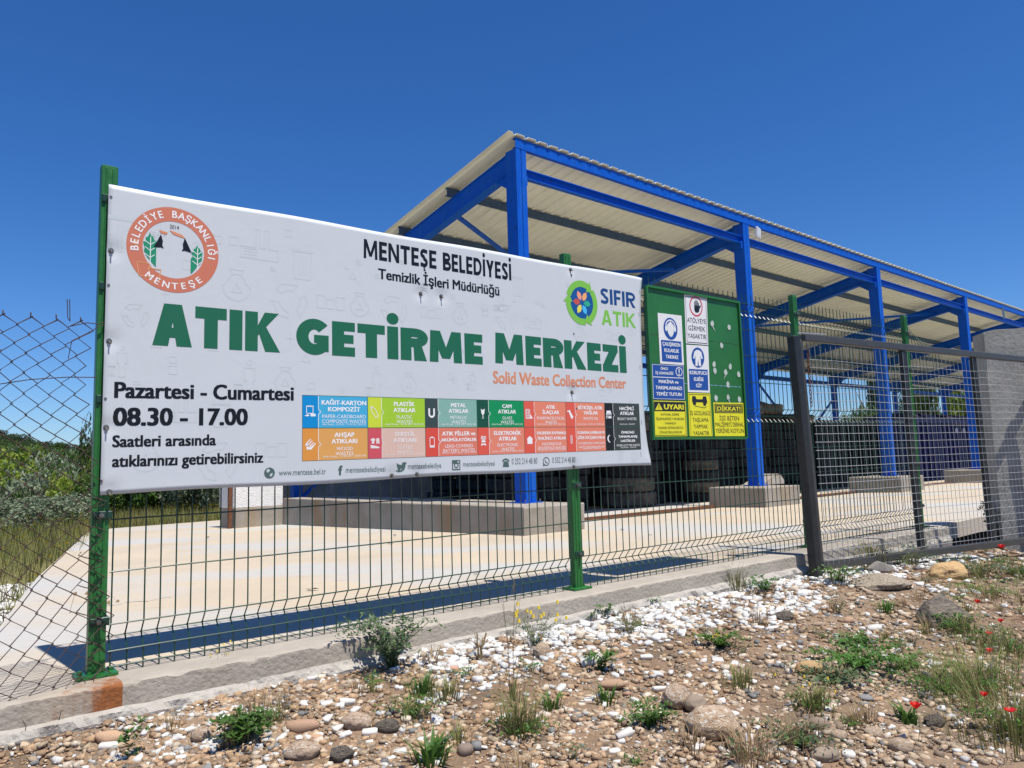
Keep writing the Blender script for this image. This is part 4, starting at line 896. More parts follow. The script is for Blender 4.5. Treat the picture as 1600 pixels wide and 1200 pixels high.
# columns and rafters
for i in range(NB + 1):
    t = i * BAY
    mb = MB(); z0 = 0.29
    hgt = 4.585 - z0
    mb.box(BP(t - .045, 0, z0 + hgt / 2), .040, .10, hgt / 2, bd, bn); mb.box(BP(t + .045, 0, z0 + hgt / 2), .040, .10, hgt / 2, bd, bn); mb.box(BP(t, 0, z0 + hgt / 2 - .02), .010, .09, hgt / 2 - .03, bd, bn)
    bevel(part('column', mb, M['blue'], shed), .004)
    mb = MB(); mb.box(BP(t, 0, z0 + .006), .14, .14, .006, bd, bn); part('base_plate', mb, M['blue'], shed)
    # rear column
    mb = MB(); zr = rz(DEP) - .12 - .26; zb_ = 0.17 if i == 0 else 0.0
    mb.box(BP(t + OFF, DEP, (zb_ + zr) / 2), .08, .08, (zr - zb_) / 2, bd, bn)
    bevel(part('column', mb, M['blue'], shed), .004)
    # rafter
    def rp(d, up): return BP(t, d, rz(d) - .115 + up)
    mb = MB(); d0, d1 = 0.105, DEP + .25
    q = bd * .14; o_ = bd * -.07
    def web(u0, u1, half):
        a = [BP(t, d0, rz(d0) - .115 + u0), BP(t, d1, rz(d1) - .115 + u0), BP(t, d1, rz(d1) - .115 + u1), BP(t, d0, rz(d0) - .115 + u1)]
        mb.prism([p - bd * half for p in a], bd * (2 * half))
    web(-.25, -.235, .065); web(-.015, 0, .065); web(-.236, -.014, .008 if i else .05)
    part('rafter', mb, M['blue'], shed)
    # knee gusset front
    mb = MB(); a = [BP(t, .10, rz(.1) - .365), BP(t, .10, rz(.1) - .56), BP(t, .33, rz(.33) - .365)]
    mb.prism([p - bd * .05 for p in a], bd * .1); part('gusset', mb, M['blue'], shed)
    mb = MB(); a = [BP(t + OFF, DEP - .08, zr), BP(t + OFF, DEP - .08, zr - .22), BP(t + OFF, DEP - .38, zr + .055)]
    mb.prism([p - bd * .03 for p in a], bd * .06); part('gusset', mb, M['blue'], shed)
    if i:
        mb = MB(); mb.box(BP(t - .105, -.02, 4.22), .018, .05, .06, bd, bn); part('cleat', mb, M['blue'], shed)
    if i < NB:
        mb = MB(); mb.box(BP(t + .105, -.02, 4.22), .018, .05, .06, bd, bn); part('cleat', mb, M['blue'], shed)
    if i < NB:
        a0, a1 = t + .088, t + BAY - .088
        mb = MB()   # eaves rail: I section
        mb.bar(BP(a0, -.03, 4.364), BP(a1, -.03, 4.364), .075, .010); mb.bar(BP(a0, -.03, 4.254), BP(a1, -.03, 4.254), .075, .010); mb.bar(BP(a0, -.02, 4.309), BP(a1, -.02, 4.309), .01, .099)
        part('eaves_rail', mb, M['blue'], shed)
        mb = MB(); mb.bar(BP(a0 + OFF, DEP, zr - .07), BP(a1 + OFF, DEP, zr - .07), .10, .12); part('rear_rail', mb, M['blue'], shed)
# fascia channel in lengths
for i in range(NB * 2):
    t0 = -.09 + i * (LEN + .3) / (NB * 2); t1 = t0 + (LEN + .3) / (NB * 2) - .004
    mb = MB(); mb.bar(BP(t0, -.10, 4.650), BP(t1, -.10, 4.650), .006, .125); mb.bar(BP(t0, -.07, 4.709), BP(t1, -.07, 4.709), .055, .006); mb.bar(BP(t0, -.07, 4.591), BP(t1, -.07, 4.591), .055, .006)
    part('fascia', mb, M['blue'], shed)
for d in (1.23, 2.43, 3.6, 4.75, 5.85):
    z = rz(d) - .002
    mb = MB(); 
    mb.bar(BP(-.16, d, z - .055), BP(LEN + .2, d, z - .055), .006, .11); mb.bar(BP(-.16, d + .025, z - .107), BP(LEN + .2, d + .025, z - .107), .05, .006); mb.bar(BP(-.16, d + .025, z - .008), BP(LEN + .2, d + .025, z - .008), .05, .004)
    part('purlin', mb, M['blue_grey'], shed)
# roof bracing and wall bracing
def brace(a, b_, w_=.05):
    mb = MB(); mb.bar(a, b_, w_, w_); part('brace', mb, M['blue'], shed)
brace(BP(.1, 1.35, rz(1.35) - .30), BP(BAY - .1, 3.6, rz(3.6) - .30)); brace(BP(.1, 3.6, rz(3.6) - .36), BP(BAY - .1, 1.3, rz(1.3) - .36))
brace(BP(BAY * 3 + .1, .6, rz(.6) - .3), BP(BAY * 2 + .15, 3.0, rz(3.0) - .30))
brace(BP(OFF + .08, DEP - .02, .25), BP(BAY / 2, DEP - .02, 2.6)); 
brace(BP(BAY * 3 + .0, DEP, 2.95), BP(BAY * 3.5, DEP, 1.1)); brace(BP(BAY * 4 + OFF, DEP, 2.7), BP(BAY * 3.45, DEP, 1.1))
# corrugated roof sheets: trapezoid ribs every 0.192 m, sheets of five ribs
PR = [(0, 0), (.062, 0), (.078, -.030), (.114, -.030), (.130, 0), (.192, 0)]   # seen from below: pans low
SW_ = .96; nsh = int(math.ceil((LEN + .45) / SW_))
for k in range(nsh):
    t0 = -.22 + k * SW_; d0, d1 = -.13, DEP + .55; mb = MB(); row = []
    for r in range(5):
        for (x, h) in (PR[:-1] if r < 4 else PR): row.append((t0 + .0012 + (r * .192 + x) * (SW_ - .0024) / .96, 0.004 if h < 0 else .028))
    ring2 = row + [(x, h + .004) for x, h in reversed(row)]
    # inverted so that ribs stand up above the fascia
    a = [BP(x, d0, rz(d0) + h) for x, h in row]; b_ = [BP(x, d1, rz(d1) + h) for x, h in row]; n = len(row)
    mb.add(a + b_, [(i, i + 1, n + i + 1, n + i) for i in range(n - 1)])
    o = part('roof_sheet', mb, M['roof_under'], shed); md = o.modifiers.new('thickness', 'SOLIDIFY'); md.thickness = .003; md.offset = 1
# floodlight on the second column, small plate on the eaves
fl = thing('floodlight', BP(BAY + .2, -.16, 4.33), 'small white floodlight fixed under the roof edge at the second column', 'light')
c = BP(BAY + .20, -.20, 4.44)
tl = (bd * .25 - bn * .85 - Vector((0, 0, .05))).normalized(); sx_ = tl.cross(Vector((0, 0, 1))).normalized(); ux_ = sx_.cross(tl).normalized()
mb = MB(); mb.box(c, .10, .085, .02, sx_, ux_, tl); bevel(part('casing', mb, M['white_light'], fl), .006)
mb = MB(); mb.box(c + tl * .0215, .07, .055, .002, sx_, ux_, tl); part('lens', mb, M['glass'], fl)
mb = MB(); mb.bar(c - sx_ * .085, c - sx_ * .085 + Vector((0, 0, -.07)) + bn * .1, .012, .004); mb.bar(c - sx_ * .085, BP(BAY + .09, -.10, 4.42), .02, .006); part('bracket', mb, M['white_light'], fl)
mb = MB(); mb.bar(BP(BAY * 3.55, -.115, 4.62), BP(BAY * 3.55 + .02, -.115, 4.30), .16, .004, bn); solid('metal_plate', mb, M['blue_grey'], 'small blue grey rectangular plate hanging from the roof edge at the far right', 'plate')

# plinths under the columns
def plinth(t0, t1, d0, d1, zt_, label, seg=6):
    mb = MB(); n = 24
    c1 = [BP(t0, d0, 0), BP(t1, d0, 0), BP(t1, d1, 0), BP(t0, d1, 0)]
    ringp = []
    for a, b_ in zip(c1, c1[1:] + c1[:1]):
        for q in range(n): p = a.lerp(b_, q / n); ringp.append(p)
    N = len(ringp); zs_ = [-.3, 0.1, .2, zt_ - .012, zt_]
    cen = sum((c for c in c1), Vector()) / 4
    for k, z in enumerate(zs_):
        for p in ringp:
            w_ = (noise.noise(Vector((p.x * 5, p.y * 5, z * 5))) + .4 * noise.noise(p * 19)) * .008
            q = p + (p - cen).normalized() * (w_ - (.010 if k == len(zs_) - 1 else 0)); mb.v.append((q.x, q.y, z + (w_ * .5 if k > 2 else 0)))
    for k in range(len(zs_) - 1):
        for j in range(N): mb.f.append((k * N + j, k * N + (j + 1) % N, (k + 1) * N + (j + 1) % N, (k + 1) * N + j))
    mb.f.append(tuple(range((len(zs_) - 1) * N, len(zs_) * N))); mb.m = [0] * len(mb.f)
    return solid('concrete_plinth', mb, M['plinth'], label, 'plinth')
plinth(-.65, .26, -.69, 5.28, .29, 'long low concrete plinth running back under the open end of the blue shed')
plinth(-.65 + BAY, .35 + BAY, -.54, .45, .285, 'concrete block plinth under the second blue column with a loose slab lying on it')
plinth(2 * BAY - .75, 2 * BAY + .35, -.5, .5, .285, 'stained concrete block plinth under the third blue column')
plinth(3 * BAY - .75, 3 * BAY + .35, -.5, .5, .285, 'stained concrete block plinth under the fourth blue column, partly behind the gate')
plinth(4 * BAY - .75, 4 * BAY + .35, -.5, .5, .285, 'concrete block plinth under the far column behind the concrete pillar')
mb = MB(); a = [BP(BAY + .02, .30, .30), BP(BAY + .55, .05, .30), BP(BAY + .62, .12, .46), BP(BAY + .56, .2, .50)]
mb.prism([BP(BAY + .14, .0, .293), BP(BAY + .74, -.06, .293), BP(BAY + .80, -.04, .34), BP(BAY + .70, -.02, .46), BP(BAY + .64, -.02, .46)], bn * .35)
solid('loose_slab', mb, M['plinth'], 'loose grey concrete wedge lying tilted behind the second blue column', 'slab')
# rusty rails on the yard
for t0, t1, lb in ((.30, BAY - .66, 'thin rusty steel rail on the slab between the first and second plinths'), (BAY + .36, 2 * BAY - .76, 'thin rusty steel rail on the slab between the second and third plinths'), (2 * BAY + .36, 3 * BAY - .76, 'thin rusty steel rail on the slab beyond the third plinth')):
    mb = MB(); mb.bar(BP(t0, .36, slab_z(*BP(t0, .36, 0)[:2]) + .018), BP(t1, .36, slab_z(*BP(t1, .36, 0)[:2]) + .018), .035, .04); solid('steel_rail', mb, M['rust'], lb, 'rail')
def slab_at(px_, py_):
    u, v = (px_ - 800) / F_PX, -(py_ - 600) / F_PX; d = _cx * u + _cy * v + _F; p = Vector((0, 0, CAMZ)) + d * (-CAMZ / d.z); return p.x, p.y
for k, (px_, py_, r_l, lb) in enumerate(((488, 922, .045, 'curled brown dead leaf on the slab left of the middle'), (617, 832, .05, 'curled brown dead leaf on the slab near the long plinth'), (610, 848, .035, 'small dead leaf on the slab below the long plinth'), (972, 828, .04, 'dark dead leaf on the slab right of the second green post'), (745, 897, .03, 'small dark dead leaf on the slab near the banner shadow'), (325, 829, .05, 'dead leaf far back on the left part of the slab'), (1016, 836, .03, 'tiny dead leaf on the slab between the second post and the plinth'))):
    x, y = slab_at(px_, py_); mb = MB(); z = slab_z(x, y) + .002; n = 5
    pts = [(-1, 0, .2), (-.4, .35, .0), (.3, .3, .25), (1, 0, .1), (.3, -.3, .3), (-.4, -.3, .05)]; c_ = math.cos(k * 1.7); s_ = math.sin(k * 1.7)
    mb.add([(x + (a * c_ - b * s_) * r_l, y + (a * s_ + b * c_) * r_l, z + h * r_l) for a, b, h in pts] + [(x, y, z + .005)], [(i, (i + 1) % 6, 6) for i in range(6)])
    solid('dead_leaf', mb, M['bark'], lb, 'leaf', loc=(x, y, z))
mb = MB(); a = [slab_at(160 + 18 * k, 946 - 2.2 * k + 1.5 * math.sin(k * 2)) for k in range(7)]
for p, q in zip(a[:-1], a[1:]): mb.add([(p[0], p[1] - .006, .0045), (q[0], q[1] - .006, .0045), (q[0], q[1] + .008, .0045), (p[0], p[1] + .008, .0045)], [(0, 1, 2, 3)])
mb.m = [0] * len(mb.f); structure('chalk_line', mb, mat('blue_chalk', (.26, .32, .42), .9, 1, 12, (.45, .42, .38)))
# column foot bolts
for i in range(NB + 1):
    for a, b in ((-1, -1), (1, -1)):
        mb = MB(); mb.cyl(BP(i * BAY + a * .115, b * .12, .30), BP(i * BAY + a * .115, b * .12, .335), .011, 6); part('bolt', mb, M['bolt'], shed)
# walls at the rear left
mb = MB(); mb.box(BP(-1.05, 5.62, .35), .40, .32, .60, bd, bn)
wl = thing('end_wall', BP(-1.05, 5.62, -.2), 'short white plastered wall on a concrete base at the rear left of the shed', 'wall')
mb = MB(); mb.box(BP(-1.05, 5.62, .62), .41, .31, .45, bd, bn); bevel(part('plastered_wall', mb, M['plaster'], wl), .01)
mb = MB(); mb.box(BP(-1.05, 5.60, -.065), .405, .315, .235, bd, bn); bevel(part('base', mb, M['plinth'], wl), .008)
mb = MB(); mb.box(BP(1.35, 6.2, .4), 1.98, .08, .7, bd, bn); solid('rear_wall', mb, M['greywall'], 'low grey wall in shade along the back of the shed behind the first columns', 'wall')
mb = MB(); pz = BP(-1.52, 5.28, 0); mb.bar(pz + Vector((0, 0, -.3)), pz + Vector((0, 0, .95)), .055, .008, bn); mb.bar(pz + Vector((0, 0, -.3)) + bn * .03 - bd * .02, pz + Vector((0, 0, .95)) + bn * .03 - bd * .02, .008, .05, bn)
solid('angle_post', mb, M['rust'], 'rusty steel angle post at the left end of the white plastered wall', 'post')

# ------------------------------------------------------------------ tyres
def tyre_mesh(R, W, m, tread=26):
    mb = MB(); prof_ = [(R * .56, -W * .36), (R * .62, -W * .47), (R * .82, -W * .5), (R * .96, -W * .44), (R, -W * .30), (R, 0), (R, W * .30), (R * .96, W * .44), (R * .82, W * .5), (R * .62, W * .47), (R * .56, W * .36), (R * .60, 0)]
    n = tread * 2; k = len(prof_)
    for i in range(n):
        a = 2 * math.pi * i / n
        for j, (r, z) in enumerate(prof_):
            rr = r - (.014 if (i % 2 and 3 <= j <= 7) else 0) - (.008 if j == 5 else 0)
            mb.v.append((rr * math.cos(a + (.03 if j in (4, 6) else 0)), rr * math.sin(a + (.03 if j in (4, 6) else 0)), z + W / 2))
    for i in range(n):
        for j in range(k): mb.f.append((i * k + j, ((i + 1) % n) * k + j, ((i + 1) % n) * k + (j + 1) % k, i * k + (j + 1) % k)); mb.m.append(0)
    return mesh_of('tyre', mb, m)
T1 = tyre_mesh(.50, .26, M['tyre'], 30); T2 = tyre_mesh(.33, .20, M['tyre'], 24); T3 = tyre_mesh(.33, .20, M['tyre_dusty'], 24); T4 = tyre_mesh(.5, .26, M['tyre_dusty'], 30)
def stack(t, d, me_, n, W, zb_, label, grp, cat='tyre', tilt=0.035):
    z = zb_; row_ = label
    for k in range(n):
        label = 'black car tyre in the %s row of stacks under the shed, %s' % (row_, 'on the floor' if k == 0 else 'topmost' if k == n - 1 else 'lower half' if k < n / 2 else 'upper half')
        p = BP(t + random.uniform(-.07, .07), d + random.uniform(-.07, .07), z + random.uniform(0, .012))
        o = link('tyre', me_, None, p); tag(o, label, cat, grp)
        o.rotation_euler = (random.uniform(-tilt, tilt), random.uniform(-tilt, tilt), random.random() * 6); z += W + .004
gl = 'worn black tyres stacked under the shed roof'
for n_, me_ in enumerate([T4, T4, T1, T1, T1, T4]):
    o = link('tyre', me_, None, BP(4.42 + random.uniform(-.05, .05) - .02 * n_, 2.2 + random.uniform(-.04, .04), -.06 + n_ * .262)); o.rotation_euler = (0, 0, random.random() * 6)
    tag(o, 'large dusty truck tyre in the stack right of the banner, level %s from the floor' % ['lowest', 'second', 'third', 'fourth', 'fifth', 'topmost'][n_], 'tyre', 'big truck tyres in one stack')
for t in np.arange(1.9, 11.7, .70):
    for d in (2.6, 3.4, 4.2) if t < 8 else (2.9, 3.7):
        if d < 3 and (3.6 < t < 5.3): continue
        n = random.choice([7, 8, 8, 9]) if t < 7.2 else random.choice([8, 9, 9])
        me_ = T3 if random.random() < .12 else T2
        stack(t + random.uniform(-.06, .06), d, me_, n, .2, -.09, {2.6: 'front', 2.9: 'front', 3.4: 'middle', 3.7: 'middle', 4.2: 'back'}[d], gl)
for t, d, z, a in ((6.15, 1.9, 0, 0), (8.9, 2.5, 1.66, .05), (9.7, 2.5, 1.72, .0), (10.9, 2.4, 1.5, .1), (10.2, 3.1, 1.80, -.25), (7.4, 2.6, 1.62, .1), (9.2, 2.9, 1.84, .3)):
    for k in range(1 if z else 5):
        o = link('tyre', T3 if (z or k % 2) else T2, None, BP(t, d, (z or -.09 + k * .204))); o.rotation_euler = (a, a * .5, 1 + t)
        tag(o, 'dusty tan tyre on top of the tyre heap in the shed' if z else 'tyre of the front stack behind the second blue column', 'tyre', 'dusty tyres on the heap' if z else 'tyres of the front stack')
# waste containers at the right of the shed
def container(name, p, L, Wd, H, m, label, ribs=9, lid=None, group=None):
    t_ = thing(name, p, label, 'container', group); mb = MB()
    c = p + Vector((0, 0, H / 2)); mb.box(c, L / 2, Wd / 2, H / 2, bd, bn); part('body', mb, m, t_)
    for i in range(ribs):
        mb = MB(); x = -L / 2 + L * (i + .5) / ribs; mb.box(p + bd * x - bn * (Wd / 2 + .025) + Vector((0, 0, H / 2)), .03, .025, H / 2 - .03, bd, bn); part('rib', mb, m, t_)
    mb = MB(); mb.box(p - bn * (Wd / 2 + .02) + Vector((0, 0, H - .05)), L / 2 + .03, .05, .06, bd, bn); part('rim', mb, lid or m, t_)
    return t_
cg = container('waste_container', BP(13.1, 2.9, -.08), 3.1, 1.2, 1.66, M['darkgrey'], 'dark grey ribbed waste container between the tyres and the navy one', ribs=16)
rc = container('waste_container', BP(20.8, 4.4, -.1), 3.4, 1.5, 1.92, M['red'], 'red ribbed steel container behind the navy one under the shed', 8)
nc = container('waste_container', BP(18.6, 2.5, -.05), 7.6, 1.3, 1.72, M['navy'], 'long navy blue container with rounded lids and three pale emblems under the shed', 20)
for i in range(7):
    mb = MB(); c = BP(16.4 + i * .92, 2.5, 1.66 + .05 * math.sin(i * 2.2))
    n = 10
    vs_ = []
    for k in range(n + 1):
        a = math.pi * k / n
        for q in (-.38, .38): vs_.append(c + bd * q + bn * (-.64 * math.cos(a)) + Vector((0, 0, .20 * math.sin(a))))
    mb.add(vs_, [(2 * k, 2 * k + 1, 2 * k + 3, 2 * k + 2) for k in range(n)] + [tuple(range(0, 2 * n + 2, 2)), tuple(range(1, 2 * n + 2, 2))[::-1]])
    part('lid', mb, M['navy'], nc)
nm = Sheet(lambda u, z, off=0: BP(u, 2.5 - .70 - off, z))
nm.off = .008
for k, u in enumerate((19.0, 19.6, 20.2)): nm.disc(u, 1.36, .12, .08, n=7 + k).flush('emblem', mat('pale_emblem', (.35, .38, .45), .6), nc)
nm.disc(18.9, 1.62, .1, .05, n=9).flush('emblem', mat('orange_emblem', (.6, .2, .05), .6), nc)

# ------------------------------------------------------------------ trees
def crown_mesh(name, n, shape, leaf, m, seed, lumps=14):
    r = np.random.default_rng(seed); cl_ = []
    for i in range(lumps):
        a, zz_, q = r.random() * 6.283, r.random(), r.random() ** .5
        if shape == 'round': rad = .78 * math.sqrt(max(0.05, 1 - (zz_ * 2 - 1) ** 2)) * q; cz_ = .28 + zz_ * .62; s = .20 + .16 * r.random()
        elif shape == 'tall': rad = .5 * (1 - abs(zz_ - .4)) * q; cz_ = .1 + zz_ * .85; s = .13 + .1 * r.random()
        elif shape == 'cypress': rad = .06 * q; cz_ = .06 + zz_ * .88; s = .10 + .03 * (1 - zz_)
        else: rad = .8 * q; cz_ = .45 + zz_ * .45; s = .20 + .12 * r.random()      # pine: flat clumps
        cl_.append((rad * math.cos(a), rad * math.sin(a), cz_, s, .6 if shape == 'pine' else 1.0))
    V = np.zeros((n * 3, 3)); idx = r.integers(0, lumps, n); C_ = np.array([c[:3] for c in cl_])[idx]; Sz = np.array([c[3] for c in cl_])[idx]; fl_ = np.array([c[4] for c in cl_])[idx]
    d = r.normal(size=(n, 3)); d /= np.linalg.norm(d, axis=1)[:, None]; rr = Sz * (.55 + .5 * r.random(n)) ; P = C_ + d * rr[:, None] * np.stack([np.ones(n), np.ones(n), fl_], 1)
    P[:, 2] = np.maximum(P[:, 2], .04)
    a = r.normal(size=(n, 3)); a /= np.linalg.norm(a, axis=1)[:, None]; b_ = np.cross(a, r.normal(size=(n, 3))); b_ /= np.linalg.norm(b_, axis=1)[:, None]
    s = leaf * (.6 + .8 * r.random(n))[:, None]
    V[0::3] = P + a * s; V[1::3] = P - a * s * .6 + b_ * s * .55; V[2::3] = P - a * s * .6 - b_ * s * .55
    me_ = bpy.data.meshes.new(name); me_.vertices.add(n * 3); me_.vertices.foreach_set('co', V.ravel()); me_.loops.add(n * 3); me_.loops.foreach_set('vertex_index', np.arange(n * 3)); me_.polygons.add(n); me_.polygons.foreach_set('loop_start', np.arange(0, n * 3, 3)); me_.update(calc_edges=True); me_.materials.append(m)
    return me_
def trunk_mesh(seed, hgt=.55, r=.035):
    rs_ = random.Random(seed); mb = MB(); top = Vector((rs_.uniform(-.05, .05), rs_.uniform(-.05, .05), hgt))
    mb.tube([Vector((0, 0, -.12)), Vector((.02, .01, hgt * .4)), top], r, 7, r2=r * .55)
    for k in range(5):
        a = k * 1.26 + rs_.random(); b0 = Vector((.01, .01, hgt * (.5 + .1 * k))); mb.tube([b0, b0 + Vector((math.cos(a) * .2, math.sin(a) * .2, .14)), b0 + Vector((math.cos(a) * .42, math.sin(a) * .42, .3))], r * .45, 5, r2=r * .12)
    return mesh_of('trunk', mb, M['bark'])
kinds = {
 'olive': [crown_mesh('crown', 5200, 'round', .040, M['olive'], 1, 22), crown_mesh('crown', 5200, 'round', .040, M['olive'], 2, 26)],
 'green': [crown_mesh('crown', 5200, 'round', .042, M['greenleaf'], 3, 20), crown_mesh('crown', 5200, 'round', .045, M['greenleaf'], 4, 24)],
 'bright': [crown_mesh('crown', 4500, 'round', .05, M['brightleaf'], 5, 18)],
 'pine': [crown_mesh('crown', 4200, 'pine', .04, M['pineleaf'], 6, 16), crown_mesh('crown', 4200, 'pine', .04, M['pineleaf'], 7, 20)],
 'poplar': [crown_mesh('crown', 5200, 'tall', .03, M['greenleaf'], 8, 40)],
 'cypress': [crown_mesh('crown', 5200, 'cypress', .022, M['pineleaf'], 9, 46)]}
trunks = [trunk_mesh(k) for k in range(3)]
TL_ = {'olive': 'grey green olive tree with a rounded crown', 'green': 'dark green bushy tree', 'bright': 'bright yellow green shrub', 'pine': 'dark pine tree on the hill skyline', 'poplar': 'tall narrow green tree', 'cypress': 'tall thin cypress'}
def tree(kind, x, y, h, wd=None, label=None, group=None, z=None):
    wd = wd or h * .5; zz_ = gz(x, y, False) if z is None else z
    nm_ = {'olive': 'olive_tree', 'green': 'broadleaf_tree', 'bright': 'shrub', 'pine': 'pine_tree', 'poplar': 'poplar_tree', 'cypress': 'cypress_tree'}[kind]
    t_ = thing(nm_, (x, y, zz_ - .05), label or TL_[kind], 'shrub' if kind == 'bright' else 'tree', group)
    t_.rotation_euler = (0, 0, random.random() * 6.28)
    c = link('crown', random.choice(kinds[kind]), t_); c.scale = (wd, wd, h)
    k = link('trunk', random.choice(trunks), t_); k.scale = (wd * 1.0, wd * 1.0, h)
    return t_
def polar(px, Y):     # direction through the photo column px, at depth Y
    return ((px - 800) / F_PX * Y, Y)
gH = 'trees and bushes on the far hillside'
rt = random.Random(11)
# near shrubs right behind the slab (seen under the banner)
for i, px_ in enumerate(range(150, 420, 19)):
    x, y = polar(px_ + rt.uniform(-6, 6), 19.0 + rt.uniform(-.8, 2.2)); kd = rt.choice(['green', 'green', 'olive', 'bright']) if i != 9 else 'olive'
    if px_ > 330: y += 1.5
    tree(kd, x, y, rt.uniform(1.1, 1.9), rt.uniform(.8, 1.2), {'green': 'dark green bush behind the far edge of the yard slab', 'olive': 'grey green olive bush behind the far edge of the yard slab', 'bright': 'yellow green bush behind the far edge of the yard slab'}[kd], 'bushes along the far edge of the slab')
# olive trees and shrubs in the valley; heights follow the layered tops of the slope
def htop(px_, ypx, Y): return CAMZ - (ypx - (741 - .0286 * px_)) / F_PX * Y
SP = [('olive', 8, 19, 792, 1.9), ('olive', 62, 18, 790, 1.7), ('olive', 104, 18.5, 800, 1.2), ('green', 36, 25, 768, 1.0), ('green', 130, 21, 775, 1.3), ('bright', 118, 26, 760, 1.6), ('bright', 96, 28, 752, 1.1), ('olive', 28, 27, 740, 2.3), ('olive', 70, 29, 742, 1.8)]
SP += [('olive', 12, 14.5, 815, 1.2), ('olive', 68, 14, 822, 1.0), ('olive', 44, 16, 803, 1.3), ('olive', 99, 15.5, 814, 1.0)]
LB = ['grey green olive bush at the left edge of the picture, near the slab', 'grey green olive bush in the middle behind the rusty netting, near the slab', 'small grey green olive bush near the first green post', 'small dark green bush between the two near olive bushes', 'dark green bush just left of the first green post', 'yellow green shrub low behind the netting near the first green post', 'smaller yellow green shrub in the middle of the valley', 'broad grey olive tree in the valley at the left edge', 'broad grey olive tree in the valley nearer the green post', 'low grey bush in the wild grass at the left edge', 'low grey bush in the wild grass in the middle behind the netting', 'low grey bush rising behind the ones in the wild grass', 'low grey bush in the wild grass beside the slab edge']
for (kd, px_, Y, yt, wd), lb in zip(SP, LB):
    x, y = polar(px_, Y); tree(kd, x, y, max(.7, (htop(px_, yt, Y) - gz(x, y, False)) / 1.02), wd, lb)
for row_, (Y, n, y0, y1) in enumerate(((34, 9, 738, 752), (44, 13, 726, 738), (56, 14, 714, 726), (74, 15, 703, 716))):
    for i in range(n):
        px_ = -50 + 290 * (i + rt.random() * .8) / n; Yd = Y * rt.uniform(.93, 1.08); x, y = polar(px_, Yd); kd = rt.choice(['olive', 'olive', 'green', 'green', 'bright'] if row_ < 3 else ['green', 'olive', 'green', 'green'])
        h = max(1.2, (htop(px_, rt.uniform(y0, y1), Yd) - gz(x, y, False)) / 1.02); tree(kd, x, y, h, max(1.6, h * rt.uniform(.5, .7)), TL_[kd] + ' in the %s row of the valley' % ['nearest', 'second', 'third', 'farthest'][row_], 'valley trees')
for row_, Y in enumerate((95, 118, 140, 158, 176)):
    for i in range(19):
        px_ = -60 + 330 * (i + rt.random() * .8) / 19; Yd = Y * rt.uniform(.96, 1.04); x, y = polar(px_, Yd); kd = 'pine' if row_ > 2 and rt.random() < .8 else rt.choice(['green', 'pine', 'green', 'olive'])
        sky_ = 664 + max(0, px_) * .30; ytop = sky_ + (4 - row_) * (8 - px_ * .02) + rt.uniform(-3, 6)
        h = min(8.5, max(3, (htop(px_, ytop, Yd) - gz(x, y, False)) / 1.02)); tree(kd, x, y, h, h * rt.uniform(.55, .8), TL_[kd] if kd == 'pine' else TL_[kd] + ' on the wooded hill slope', gH)
x, y = polar(140, 34); tree('poplar', x, y, 6.3, 1.3, 'tall dark tree with a narrow crown just left of the first green post')
x, y = polar(150, 30); tree('bright', x, y, 3.6, 1.2, 'bright green shrub beside the first green post')
# behind the shed
for i in range(16):
    px_ = 1130 + i * 32 + rt.uniform(-8, 8); x, y = polar(px_, rt.uniform(44, 60)); h = rt.uniform(3.4, 4.7) if px_ > 1300 else rt.uniform(2.0, 2.8)
    kd = rt.choice(['green', 'olive', 'green']); tree(kd, x, y, h, h * .5, TL_[kd] + ' seen through the open back of the shed', 'trees behind the shed', z=-1.0)
x, y = polar(1366, 52); tree('cypress', x, y, 8.4, 3.2, 'tall thin cypress seen through the back of the shed', z=-.8)
x, y = polar(1432, 40); tree('green', x, y, 5.6, 1.3, 'large dark tree seen right of the third blue column through the shed', z=-.8)
x, y = polar(1500, 44); tree('bright', x, y, 5.4, 1.6, 'pale green tree seen left of the fourth blue column through the shed', z=-.8)

